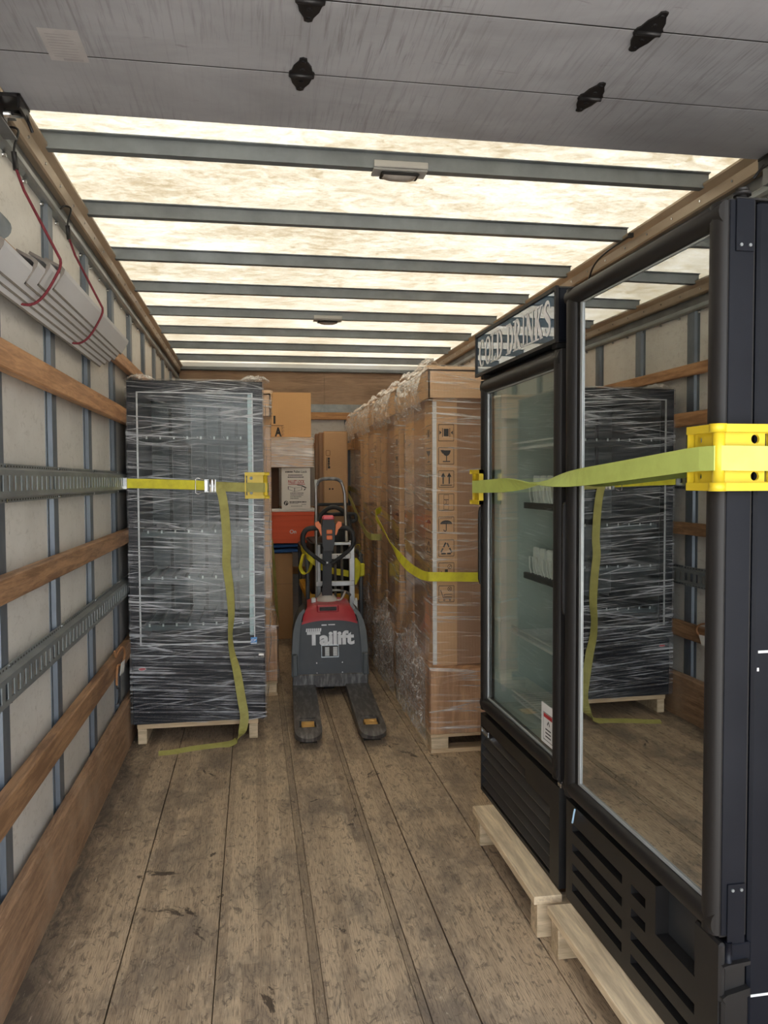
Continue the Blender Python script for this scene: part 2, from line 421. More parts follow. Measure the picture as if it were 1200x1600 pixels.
# ------------------------------------------------------------------ mesh builder
class MB:
    def __init__(self):
        self.v, self.f, self.sm = [], [], []
        self.xf = None
    def add(self, pts, faces, smooth=False):
        b = len(self.v)
        for p in pts:
            p = Vector(p)
            if self.xf is not None:
                p = self.xf @ p
            self.v.append(p)
        for f in faces:
            self.f.append([b + i for i in f])
            self.sm.append(smooth)
        return self
    def box(self, x0, x1, y0, y1, z0, z1, bev=0.0):
        lo = (min(x0, x1), min(y0, y1), min(z0, z1)); hi = (max(x0, x1), max(y0, y1), max(z0, z1))
        if bev <= 0:
            P = [(lo[0] if i & 1 == 0 else hi[0], lo[1] if i & 2 == 0 else hi[1], lo[2] if i & 4 == 0 else hi[2]) for i in range(8)]
            return self.add(P, [(0, 2, 3, 1), (4, 5, 7, 6), (0, 1, 5, 4), (2, 6, 7, 3), (0, 4, 6, 2), (1, 3, 7, 5)])
        bev = min(bev, *[(hi[i] - lo[i]) * .45 for i in range(3)])
        c = [(lo[i] + hi[i]) / 2 for i in range(3)]
        pts, idx = [], {}
        for sx in (0, 1):
            for sy in (0, 1):
                for sz in (0, 1):
                    s = (sx, sy, sz)
                    for a in range(3):
                        p = [0, 0, 0]
                        for i in range(3):
                            e = hi[i] if s[i] else lo[i]
                            p[i] = e if i == a else (e - bev if s[i] else e + bev)
                        idx[(s, a)] = len(pts); pts.append(p)
        F = []
        def put(q):
            ps = [Vector(pts[i]) for i in q]
            n = (ps[1] - ps[0]).cross(ps[2] - ps[0])
            m = sum(ps, Vector()) / len(ps) - Vector(c)
            F.append(q if n.dot(m) > 0 else q[::-1])
        for a in range(3):
            o1, o2 = [i for i in range(3) if i != a]
            for s in (0, 1):
                q = []
                for u, w in ((0, 0), (1, 0), (1, 1), (0, 1)):
                    k = [0, 0, 0]; k[a] = s; k[o1] = u; k[o2] = w
                    q.append(idx[(tuple(k), a)])
                put(q)
            for u in (0, 1):
                for w in (0, 1):
                    k0 = [0, 0, 0]; k0[o1] = u; k0[o2] = w; k1 = list(k0); k1[a] = 1
                    k0, k1 = tuple(k0), tuple(k1)
                    put([idx[(k0, o1)], idx[(k0, o2)], idx[(k1, o2)], idx[(k1, o1)]])
        for sx in (0, 1):
            for sy in (0, 1):
                for sz in (0, 1):
                    s = (sx, sy, sz); put([idx[(s, 0)], idx[(s, 1)], idx[(s, 2)]])
        return self.add(pts, F)
    def prism(self, poly, axis, a0, a1, smooth=False):
        """polygon in the two other axes (in x,y,z order), extruded along axis"""
        def mkp(p, a):
            q = list(p); q.insert('XYZ'.index(axis), a); return q
        n = len(poly)
        ar = sum(poly[i][0] * poly[(i + 1) % n][1] - poly[(i + 1) % n][0] * poly[i][1] for i in range(n))
        flip = (ar < 0) ^ (axis == 'Y') ^ (a1 < a0)
        P = [mkp(p, a0) for p in poly] + [mkp(p, a1) for p in poly]
        F = [list(range(n))[::-1], list(range(n, 2 * n))] + [[i, (i + 1) % n, n + (i + 1) % n, n + i] for i in range(n)]
        if flip:
            F = [f[::-1] for f in F]
        b = len(self.f)
        self.add(P, F)
        if smooth:
            for i in range(b + 2, len(self.f)): self.sm[i] = True
        return self
    def tube(self, path, r, n=8, closed=False, cap=True, smooth=True):
        path = [Vector(p) for p in path]
        k = len(path)
        rs = r if isinstance(r, (list, tuple)) else [r] * k
        P, F = [], []
        prev = None
        for i in range(k):
            if closed:
                t = path[(i + 1) % k] - path[i - 1]
            else:
                t = path[min(i + 1, k - 1)] - path[max(i - 1, 0)]
            t.normalize()
            if prev is None:
                ref = Vector((0, 0, 1)) if abs(t.z) < .9 else Vector((1, 0, 0))
                a = t.cross(ref).normalized()
            else:
                a = (prev - t * prev.dot(t))
                a = a.normalized() if a.length > 1e-6 else t.orthogonal().normalized()
            prev = a
            b = t.cross(a)
            for j in range(n):
                an = 2 * math.pi * j / n
                P.append(path[i] + (a * math.cos(an) + b * math.sin(an)) * rs[i])
        m = k if closed else k - 1
        for i in range(m):
            i2 = (i + 1) % k
            for j in range(n):
                F.append([i * n + j, i2 * n + j, i2 * n + (j + 1) % n, i * n + (j + 1) % n][::-1])
        s0 = len(self.f)
        self.add(P, F, smooth)
        if cap and not closed:
            b0 = len(self.v) - len(P)
            self.f.append([b0 + j for j in range(n)]); self.sm.append(False)
            self.f.append([b0 + (k - 1) * n + j for j in range(n)][::-1]); self.sm.append(False)
        return self
    def bar(self, a, b, w, h, up=(0, 0, 1)):
        a, b = Vector(a), Vector(b)
        t = (b - a).normalized(); up = Vector(up)
        s = t.cross(up).normalized(); u = s.cross(t)
        P = [p + s * (sx * w / 2) + u * (sz * h / 2) for p in (a, b) for sx, sz in ((-1, -1), (1, -1), (1, 1), (-1, 1))]
        return self.add(P, [(0, 1, 2, 3), (7, 6, 5, 4), (0, 4, 5, 1), (1, 5, 6, 2), (2, 6, 7, 3), (3, 7, 4, 0)])
    def cyl(self, c, axis, r, h, n=16, smooth=True):
        c = Vector(c); d = Vector({'X': (1, 0, 0), 'Y': (0, 1, 0), 'Z': (0, 0, 1)}[axis])
        return self.tube([c - d * h / 2, c + d * h / 2], r, n, smooth=smooth)
    def ribbon(self, path, wvec, th=.003):
        """flat webbing: path points with a width vector at each, given a thickness"""
        path = [Vector(p) for p in path]; wv = [Vector(w) for w in wvec]
        P, F = [], []
        k = len(path)
        for i in range(k):
            t = (path[min(i + 1, k - 1)] - path[max(i - 1, 0)]).normalized()
            nrm = t.cross(wv[i]).normalized() * th / 2
            h = wv[i] / 2
            P += [path[i] - h - nrm, path[i] + h - nrm, path[i] + h + nrm, path[i] - h + nrm]
        for i in range(k - 1):
            for j in range(4):
                F.append([4 * i + j, 4 * i + (j + 1) % 4, 4 * i + 4 + (j + 1) % 4, 4 * i + 4 + j])
        F.append([3, 2, 1, 0]); F.append([4 * k - 4, 4 * k - 3, 4 * k - 2, 4 * k - 1])
        b = len(self.f)
        self.add(P, F, True)
        for i in range(b, len(self.f)): self.sm[i] = False
        return self
    def plate(self, us, vs, solid, w0, w1, mp):
        """thick sheet on a u,v grid with some cells left open; mp maps u,v,w to x,y,z"""
        nu, nv = len(us) - 1, len(vs) - 1
        S = lambda i, j: 0 <= i < nu and 0 <= j < nv and solid(i, j)
        ids, P, F = {}, [], []
        def vid(i, j, k):
            if (i, j, k) not in ids:
                ids[(i, j, k)] = len(P); P.append(mp(us[i], vs[j], w1 if k else w0))
            return ids[(i, j, k)]
        for i in range(nu):
            for j in range(nv):
                if not S(i, j): continue
                F.append([vid(i, j, 1), vid(i + 1, j, 1), vid(i + 1, j + 1, 1), vid(i, j + 1, 1)])
                F.append([vid(i, j, 0), vid(i, j + 1, 0), vid(i + 1, j + 1, 0), vid(i + 1, j, 0)])
                if not S(i - 1, j): F.append([vid(i, j, 0), vid(i, j, 1), vid(i, j + 1, 1), vid(i, j + 1, 0)])
                if not S(i + 1, j): F.append([vid(i + 1, j, 0), vid(i + 1, j + 1, 0), vid(i + 1, j + 1, 1), vid(i + 1, j, 1)])
                if not S(i, j - 1): F.append([vid(i, j, 0), vid(i + 1, j, 0), vid(i + 1, j, 1), vid(i, j, 1)])
                if not S(i, j + 1): F.append([vid(i, j + 1, 0), vid(i, j + 1, 1), vid(i + 1, j + 1, 1), vid(i + 1, j + 1, 0)])
        return self.add(P, F)
    def grid(self, fn, nu, nv, closed_u=False, smooth=True):
        P = [fn(i / (nu if closed_u else nu - 1), j / (nv - 1)) for j in range(nv) for i in range(nu)]
        F = []
        for j in range(nv - 1):
            for i in range(nu if closed_u else nu - 1):
                i2 = (i + 1) % nu
                F.append([j * nu + i, j * nu + i2, (j + 1) * nu + i2, (j + 1) * nu + i])
        return self.add(P, F, smooth)
    def mesh(self, name, mat, off=(0, 0, 0)):
        me = bpy.data.meshes.new(name)
        o = Vector(off)
        me.from_pydata([tuple(p - o) for p in self.v], [], self.f)
        me.polygons.foreach_set('use_smooth', self.sm)
        me.materials.append(M[mat] if isinstance(mat, str) else mat)
        me.update()
        return me

WL = {}                                              # world place of every root and part
def _tag(o, label=None, cat=None, group=None, kind=None):
    if label: o['label'] = label
    if cat: o['category'] = cat
    if group: o['group'] = group
    if kind: o['kind'] = kind
    return o
def thing(name, label, cat, loc=(0, 0, 0), group=None, kind=None, rz=0.0):
    o = bpy.data.objects.new(name, None)
    o.empty_display_size = .1
    COL.objects.link(o)
    o.location = loc; o.rotation_euler = (0, 0, rz)
    WL[o.name] = Vector(loc)
    return _tag(o, label, cat, group, kind)
def part(name, mb, mat, parent, label=None, kind=None, local=False):
    """one mesh under its thing; coordinates are the place's unless local"""
    off = Vector() if local else WL[parent.name]
    o = bpy.data.objects.new(name, mb.mesh(name, mat, off))
    COL.objects.link(o)
    o.parent = parent
    WL[o.name] = WL[parent.name]
    return _tag(o, label, None, None, kind)
def solo(name, mb, mat, label, cat, loc=(0, 0, 0), group=None, kind=None):
    o = bpy.data.objects.new(name, mb.mesh(name, mat, loc))
    COL.objects.link(o)
    o.location = loc
    WL[o.name] = Vector(loc)
    return _tag(o, label, cat, group, kind)
def copy_tree(o, loc, label, group=None, parent=None, skip=()):
    c = o.copy(); COL.objects.link(c)
    c.parent = parent
    if parent is None:
        c.location = loc; c['label'] = label
        if group: c['group'] = group
    WL[c.name] = Vector(loc)
    for ch in o.children:
        if ch.name.split('.')[0] in skip: continue
        copy_tree(ch, loc, None, None, c, skip)
    return c

def text_mb(s, mp, width, height=None, bold=0.0, align=0):
    """lettering with the built-in font, fitted to a width and height and laid on a surface by mp(u,v)"""
    cu = bpy.data.curves.new('t', 'FONT'); cu.body = s; cu.size = 1.0; cu.offset = bold
    ob = bpy.data.objects.new('t', cu); COL.objects.link(ob)
    dg = bpy.context.evaluated_depsgraph_get(); dg.update()
    me = bpy.data.meshes.new_from_object(ob.evaluated_get(dg))
    vs = [v.co.copy() for v in me.vertices]; fs = [list(p.vertices) for p in me.polygons]
    bpy.data.objects.remove(ob); bpy.data.curves.remove(cu); bpy.data.meshes.remove(me)
    x0, x1 = min(v.x for v in vs), max(v.x for v in vs); y0, y1 = min(v.y for v in vs), max(v.y for v in vs)
    sx = width / (x1 - x0); sy = (height / (y1 - y0)) if height else sx
    mb = MB()
    mb.add([mp((v.x - x0) * sx, (v.y - y0) * sy) for v in vs], fs)
    return mb

def stroke(mb, pts, ws, mp):
    """flat variable-width pen stroke on a surface"""
    n = len(pts)
    ws = ws if isinstance(ws, (list, tuple)) else [ws] * n
    P = []
    for i in range(n):
        a = Vector(pts[max(i - 1, 0)]); b = Vector(pts[min(i + 1, n - 1)])
        t = (b - a).normalized(); nr = Vector((-t.y, t.x)) * ws[i] / 2
        p = Vector(pts[i])
        P += [mp(*(p - nr)), mp(*(p + nr))]
    mb.add(P, [[2 * i, 2 * i + 2, 2 * i + 3, 2 * i + 1] for i in range(n - 1)])
def fillpoly(mb, pts, mp):
    mb.add([mp(*p) for p in pts], [list(range(len(pts)))])
def arc(cx, cy, rx, ry, a0, a1, n=14):
    return [(cx + rx * math.cos(math.radians(a0 + (a1 - a0) * i / n)), cy + ry * math.sin(math.radians(a0 + (a1 - a0) * i / n))) for i in range(n + 1)]
def smooth_path(pts, k=6):
    """Catmull-Rom through the points"""
    pts = [Vector(p) for p in pts]; out = []
    for i in range(len(pts) - 1):
        p0, p1, p2, p3 = pts[max(i - 1, 0)], pts[i], pts[i + 1], pts[min(i + 2, len(pts) - 1)]
        for j in range(k):
            t = j / k
            out.append(.5 * ((2 * p1) + (p2 - p0) * t + (2 * p0 - 5 * p1 + 4 * p2 - p3) * t * t + (3 * p1 - p0 - 3 * p2 + p3) * t ** 3))
    out.append(pts[-1]); return out

# ================================================================== THE TRUCK BODY
XL, XR, YR, YF, ZT = -.699, 1.75, -.10, 8.0, 2.545          # post faces, rear sill, bulkhead, underside of roof bows
solo('ground', MB().box(-40, 40, -40, 40, -1.06, -1.0), 'asphalt', 'pale concrete yard the truck stands on', 'ground', (0, 0, -1.06), kind='structure')

# ---- floor
flo = solo('floor', MB().box(XL - .05, XR + .05, YR, YF + .03, -.09, -.034), 'track_dark', 'worn wooden plank floor of the truck box', 'floor', (0, 0, 0), kind='structure')
edges = [-.735, -.405, -.123, .150, .181, .428, .452, .580, .865, 1.150, 1.435, 1.785]
strips = (.150, .428)
for a, b in zip(edges[:-1], edges[1:]):
    g_ = .0006 if (a in strips or b in strips) else .0022
    part('plank', MB().box(a + g_, b - g_, YR, YF, -.034, RND.uniform(-.0012, .0), .0012), 'floor_strip' if a in strips else 'floor', flo)
solo('trim_1', MB().box(XL - .05, XR + .05, YR - .08, YR, -.10, .002, .004), 'galv_grey', 'steel sill at the rear edge of the floor', 'sill', (0, YR, 0), kind='structure')

# ---- side walls
POSTS = [-.24, .40, 1.03, 1.655, 2.30, 2.928, 3.556, 4.19, 4.80, 5.39, 5.98, 6.565, 7.20, 7.78]
PW = .125
def make_wall(side):
    s = 1 if side == 'left' else -1
    x = XL if side == 'left' else XR
    X = lambda d: x + s * d                                  # d = distance into the box from the post face
    w = solo('wall_' + side, MB().box(X(-.075), X(-.050), YR, YF + .05, -.1, 2.60), 'skin_out',
             'white panelled %s wall of the truck box with steel posts' % side, 'wall', (x, 0, 0), kind='structure')
    spans = [(YR, POSTS[0])] if POSTS[0] > YR else []
    for i in range(len(POSTS) - 1):
        a, b = POSTS[i] + PW - .012, POSTS[i + 1] + .012
        if b > YR: spans.append((max(a, YR), b))
    for a, b in spans:
        part('wall_panel', MB().box(X(-.045), X(-.017), a, b, .0, 2.44), 'panel', w)
    for y in POSTS:
        if y < YR: continue
        prof = [(y, X(-.045)), (y, X(-.014)), (y + .022, X(-.014)), (y + .030, X(0)), (y + .095, X(0)), (y + .103, X(-.014)), (y + PW, X(-.014)), (y + PW, X(-.045))]
        mb = MB(); mb.prism([(q[1], q[0]) for q in prof], 'Z', 0, 2.43)
        part('post', mb, 'galv', w)
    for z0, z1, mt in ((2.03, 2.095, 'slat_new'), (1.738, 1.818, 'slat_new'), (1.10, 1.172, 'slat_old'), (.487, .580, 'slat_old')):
        part('wood_slat', MB().box(X(.002), X(.040), YR + .02, YF - .04, z0, z1, .004), mt, w)
    for z0, z1 in ((1.370, 1.482), (.795, .910)):
        mb = MB()
        y0, y1, st = (1.35, 6.9, .0575)
        # raised centre with its row of slots
        us = [y0]
        while us[-1] < y1:
            us += [us[-1] + st * .48, us[-1] + st]
        vs = [z0 + .024, z0 + .034, z1 - .034, z1 - .024]
        mb.plate(us, vs, lambda i, j: not (j == 1 and i % 2 == 0), .024, .027, lambda u, v, d: (X(d), u, v))
        ya, yb = us[0], us[-1]
        for za, zb in ((z0, z0 + .024), (z1, z1 - .024)):     # rolled shoulders and flanges
            k = 1 if zb > za else -1
            poly = [(X(.002), za), (X(.006), za), (X(.006), za + k * .012), (X(.027), za + k * .018), (X(.027), za + k * .0245), (X(.023), za + k * .0245), (X(.002), za + k * .0165)]
            mb.prism(poly, 'Y', ya, yb)
        tr = part('e_track', mb, 'galv_grey', w)
        rv = MB()
        for y in POSTS:
            if ya < y < yb:
                for z in (z0 + .006, z1 - .006):
                    rv.cyl((X(.007), y + .085, z), 'X', .006, .006, 8)
        part('rivets', rv, 'chrome', tr, kind='stuff')
        hl = MB()
        yy = ya + .02
        while yy < yb:
            for z in (z0 + .007, z1 - .007):
                hl.box(X(.0055), X(.0066), yy, yy + .010, z - .0025, z + .0025)
            yy += st / 2
        part('punched_holes', hl, 'ink', tr, kind='stuff')
    return w
wl = make_wall('left')
wr = make_wall('right')
for side, x, s in (('left', XL, 1), ('right', XR, -1)):
    mb = MB()
    mb.prism([(x + s * .002, 0), (x + s * .032, 0), (x + s * .032, .252), (x + s * .022, .268), (x + s * .002, .268)], 'Y', YR + .02, 3.05)
    mb.prism([(x + s * .002, 0), (x + s * .030, 0), (x + s * .030, .246), (x + s * .020, .262), (x + s * .002, .262)], 'Y', 3.055, YF - .03)
    solo('baseboard_' + side, mb, 'base_wood', 'scuffed brown wooden board along the foot of the %s wall' % side, 'baseboard', (x, 0, 0), kind='structure')

# ---- roof rails along both sides
for n, (x, s, nm) in enumerate(((XL, 1, 'left'), (XR, -1, 'right'))):
    t = thing('trim_%d' % (n + 2), 'bronze and steel roof rail along the top of the %s wall' % nm, 'rail', (x, YR, 2.4), kind='structure')
    part('cove_rail', MB().prism([(x - s * .05, 2.487), (x + s * .006, 2.487), (x + s * .012, 2.493), (x + s * .016, 2.53), (x + s * .034, 2.553), (x + s * .034, 2.562), (x - s * .05, 2.57)], 'Y', YR, YF), 'bronze', t)
    part('channel', MB().prism([(x - s * .05, 2.425), (x - s * .016, 2.425), (x - s * .016, 2.487), (x - s * .05, 2.487)], 'Y', YR, YF), 'track_dark', t)
    part('lower_flange', MB().prism([(x - s * .045, 2.402), (x + s * .004, 2.402), (x + s * .010, 2.412), (x + s * .010, 2.428), (x + s * .004, 2.436), (x - s * .045, 2.436)], 'Y', YR, YF), 'galv_grey', t)
    sc = MB()
    y = 2.3
    while y < 7.9:
        sc.cyl((x - s * .012, y, 2.392), 'X', .007, .012, 8); sc.cyl((x + s * .015, y + .16, 2.512), 'X', .005, .006, 6)
        y += .21
    part('screws', sc, 'chrome', t, kind='stuff')

# ---- bulkhead at the far end
wf = solo('wall_front', MB().box(XL - .05, XR + .05, YF + .02, YF + .05, -.1, 2.6), 'skin_out', 'bulkhead at the far end of the truck box', 'wall', (0, YF, 0), kind='structure')
part('header_panel', MB().box(XL, .72, YF - .02, YF + .02, 2.196, 2.535), 'ply_dark', wf)
part('header_panel', MB().box(.722, XR, YF - .02, YF + .02, 2.196, 2.535), 'ply_dark', wf)
part('steel_beam', MB().box(XL, XR, YF - .04, YF + .01, 2.110, 2.195, .006), 'galv_grey', wf)
part('header_rail', MB().box(XL, XR, YF - .05, YF, 2.515, 2.552, .006), 'bow', wf)
for z0 in (2.040, 1.735, 1.10, .49):
    part('wood_slat', MB().box(XL + .05, XR - .05, YF - .055, YF - .018, z0, z0 + .072, .004), 'slat_x', wf)
for i in range(6):
    a = XL + i * .41
    part('wall_panel', MB().box(a + .03, min(a + .405, XR), YF - .01, YF + .012, 0, 2.115), 'panel', wf)
    part('post', MB().box(a - .02, a + .045, YF - .018, YF + .015, 0, 2.115, .003), 'galv', wf)

# ---- translucent roof on its bows
ce = solo('ceiling', MB().box(XL - .06, XR + .06, YR, YF + .05, 2.602, 2.605), 'roof', 'cream translucent fibreglass roof glowing with daylight', 'roof', (0, 0, 2.6), kind='structure')
BOWS = [2.8305 + .66825 * k for k in range(-4, 8)]
for y in BOWS:
    mb = MB()
    mb.prism([(y, ZT), (y + .036, ZT), (y + .036, ZT + .05), (y + .052, ZT + .053), (y + .052, ZT + .0565), (y - .014, ZT + .0565), (y - .014, ZT + .053), (y, ZT + .05)], 'X', XL + .01, XR - .01)
    part('roof_bow', mb, 'bow', ce)

# ---- overhead roll-up door
dr = thing('door_1', 'scuffed grey roll-up door panels drawn up overhead', 'door', (0, 2.33, 2.45), kind='structure')
DZ, DW = 2.45, .312
for k in range(8):
    y1 = 2.338 - k * DW
    dp = MB().box(-.632, 1.645, y1 - DW + .005, y1, DZ, DZ + .026, .0008)
    dp.box(-.632, 1.645, y1 - DW - .010, y1 - DW + .02, DZ + .012, DZ + .024)      # lapped edge under the next panel
    part('door_panel', dp, 'door', dr)
    part('seam_strip', MB().box(-.630, 1.643, y1 - DW + .0002, y1 - DW + .0048, DZ + .0004, DZ + .011), 'hinge', dr)
def hinge(cx, cy):
    mb = MB()
    half = [(0, -.080), (.009, -.076), (.011, -.062), (.022, -.040), (.026, -.018), (.032, -.010), (.032, .010), (.026, .018), (.022, .040), (.011, .062), (.009, .076), (0, .080)]
    poly = half + [(-x, y) for x, y in half[::-1][1:-1]]
    mb.prism([(cx + x, cy + y) for x, y in poly], 'Z', DZ - .004, DZ + .001)
    mb.cyl((cx, cy, DZ - .005), 'X', .006, .060, 8)
    h = part('hinge', mb, 'hinge', dr)
    bl = MB()
    for dy in (-.064, -.030, .030, .064):
        bl.cyl((cx, cy + dy, DZ - .005), 'Z', .006, .005, 8)
    part('bolt_heads', bl, 'hinge', h, kind='stuff')
for k in range(1, 7):
    yk = 2.338 - k * DW + .0025
    for hx in (.132, .90, 1.52):
        hinge(hx, yk)
# lower-corner rollers in their brackets, and the side tracks
for x, s in ((-.645, 1), (1.655, -1)):
    b = MB()
    b.box(x - .01 * s, x + .055 * s, 2.235, 2.330, DZ - .012, DZ - .002, .002)
    b.box(x - .012 * s, x - .004 * s, 2.235, 2.330, DZ - .045, DZ + .01, .002)
    b.box(x + .045 * s, x + .053 * s, 2.235, 2.330, DZ - .040, DZ - .002, .002)
    b.tube([(x + .03 * s, 2.25, DZ - .05), (x + .05 * s, 2.30, DZ - .03), (x + .055 * s, 2.345, DZ - .055)], .005, 6)
    br = part('roller_bracket', b, 'hinge', dr)
    part('roller_pin', MB().cyl((x + .015 * s, 2.30, DZ - .030), 'X', .010, .07, 12), 'chrome', br)
lm = lambda u, v: (-.469 + u, 1.905 + v, DZ - .0008)
lab = MB(); fillpoly(lab, [(0, .01), (.088, .01), (.088, .15), (0, .15)][::-1], lm)
lb = part('worn_label', lab, mk('faded_label', (.46, .44, .43), (.38, .36, .355), .6, 0, 14), dr, 'faded paper label with small print')
li = MB(); lm2 = lambda u, v: (-.469 + u, 1.905 + v, DZ - .0016)
for k in range(9):
    fillpoly(li, [(.012, .03 + k * .012), (.012 + .064 * RND.uniform(.6, 1), .03 + k * .012), (.07, .033 + k * .012), (.012, .033 + k * .012)][::-1], lm2)
fillpoly(li, [(.03, .135), (.076, .135), (.076, .146), (.03, .146)][::-1], lm2)
part('print_lines', li, mk('faded_print', (.30, .28, .28), (.36, .34, .34), .6, 0, 30), lb, kind='stuff')
for n, (x, s, nm) in enumerate(((-.668, 1, 'left'), (1.70, -1, 'right'))):
    solo('trim_%d' % (n + 4), MB().prism([(x - .018, 2.40), (x + .018, 2.40), (x + .018, 2.405), (x - .012, 2.406), (x - .012, 2.452), (x + .018, 2.453), (x + .018, 2.458), (x - .018, 2.458)], 'Y', YR, 2.42),
         'track_dark', 'dark steel roll-up door track by the %s wall' % nm, 'door track', (x, YR, 2.40), kind='structure')

# ---- two small lamps on the bows
M['lampgrey'] = mk('lamp_plate', (.40, .39, .36), (.33, .32, .30), .5)
def ceiling_lamp(cx, y, label):
    t = thing('ceiling_lamp', label, 'lamp', (cx, y, ZT), 'lamps on the roof bows')
    part('mounting_plate', MB().box(cx - .098, cx + .098, y - .012, y + .060, ZT - .008, ZT - .0005, .002), 'lampgrey', t)
    part('bracket', MB().box(cx - .098, cx + .098, y - .020, y - .012, ZT - .002, ZT + .022, .002), 'lampgrey', t)
    part('bezel', MB().box(cx - .070, cx + .070, y - .004, y + .055, ZT - .020, ZT - .010, .004), 'black_plastic', t)
    mb = MB()
    mb.grid(lambda u, v: (cx + (u - .5) * .12, y + .026 + (v - .5) * .046, ZT - .020 - .012 * (1 - (2 * u - 1) ** 4) * (1 - (2 * v - 1) ** 4)), 14, 8)
    part('lens', mb, 'lens', t)
ceiling_lamp(.535, BOWS[4], 'dark-lensed ceiling lamp on the nearest roof bow')
ceiling_lamp(.525, BOWS[8], 'small pale ceiling lamp on the fifth roof bow, above the hand truck')

# ================================================================== SHARED BUILDERS
def wrap_shell(levels, n=22, seed=0, freq=5.0, rot=None):
    """stretch wrap pulled round a load: levels are (z, x0, x1, y0, y1, crumple)"""
    mb = MB()
    P, F = [], []
    N = 4 * n
    for li, (z, x0, x1, y0, y1, amp) in enumerate(levels):
        for i in range(N):
            s, t = divmod(i, n); t /= n
            t = .5 - .5 * math.cos(math.pi * t) if True else t
            if s == 0: p, nr = Vector((x0 + (x1 - x0) * t, y0, z)), Vector((0, -1, 0))
            elif s == 1: p, nr = Vector((x1, y0 + (y1 - y0) * t, z)), Vector((1, 0, 0))
            elif s == 2: p, nr = Vector((x1 - (x1 - x0) * t, y1, z)), Vector((0, 1, 0))
            else: p, nr = Vector((x0, y1 - (y1 - y0) * t, z)), Vector((-1, 0, 0))
            q = Vector((p.x * freq, p.y * freq, z * freq + seed * 3.7))
            d = abs(noise.noise(q)) * amp + abs(noise.noise(q * 3.1)) * amp * .5
            P.append(p + nr * d)
    for j in range(len(levels) - 1):
        for i in range(N):
            F.append([j * N + i, j * N + (i + 1) % N, (j + 1) * N + (i + 1) % N, (j + 1) * N + i])
    mb.add(P, F, True)
    return mb

def lerp_levels(keys, dz=.02):
    out = []
    for a, b in zip(keys[:-1], keys[1:]):
        k = max(1, int(abs(b[0] - a[0]) / dz))
        for i in range(k):
            t = i / k
            out.append(tuple(a[m] + (b[m] - a[m]) * t for m in range(6)))
    out.append(keys[-1])
    return out

def crumple_sheet(fn, nu, nv, amp, seed, freq=14.0):
    """loose folded film over a surface fn(u,v)->(point, normal)"""
    mb = MB()
    def g(u, v):
        p, nr = fn(u, v)
        p = Vector(p); q = p * freq + Vector((seed * 5.1, seed * 1.7, 0))
        fade = min(1, 6 * u * (1 - u) + .25)
        return p + Vector(nr) * (amp * fade * (abs(noise.noise(q)) + .5 * abs(noise.noise(q * 2.3))))
    mb.grid(g, nu, nv, smooth=False)
    return mb

def hole_rect(mb, u0, u1, v0, v1, cu, cv, r, mp, n=16):
    """flat rectangle with a round hole"""
    ring, rim = [], []
    for i in range(n):
        a = 2 * math.pi * (i + .5) / n
        c, s = math.cos(a), math.sin(a)
        t = min(((u1 - cu) / c if c > 0 else (u0 - cu) / c), ((v1 - cv) / s if s > 0 else (v0 - cv) / s))
        ring.append(mp(cu + r * c, cv + r * s)); rim.append([cu + t * c, cv + t * s])
    for (a, b) in ((u0, v0), (u0, v1), (u1, v0), (u1, v1)):
        i = min(range(n), key=lambda k: (rim[k][0] - a) ** 2 + (rim[k][1] - b) ** 2)
        rim[i] = [a, b]
    rim = [mp(*p) for p in rim]
    mb.add(ring + rim, [[i, n + i, n + (i + 1) % n, (i + 1) % n] for i in range(n)])

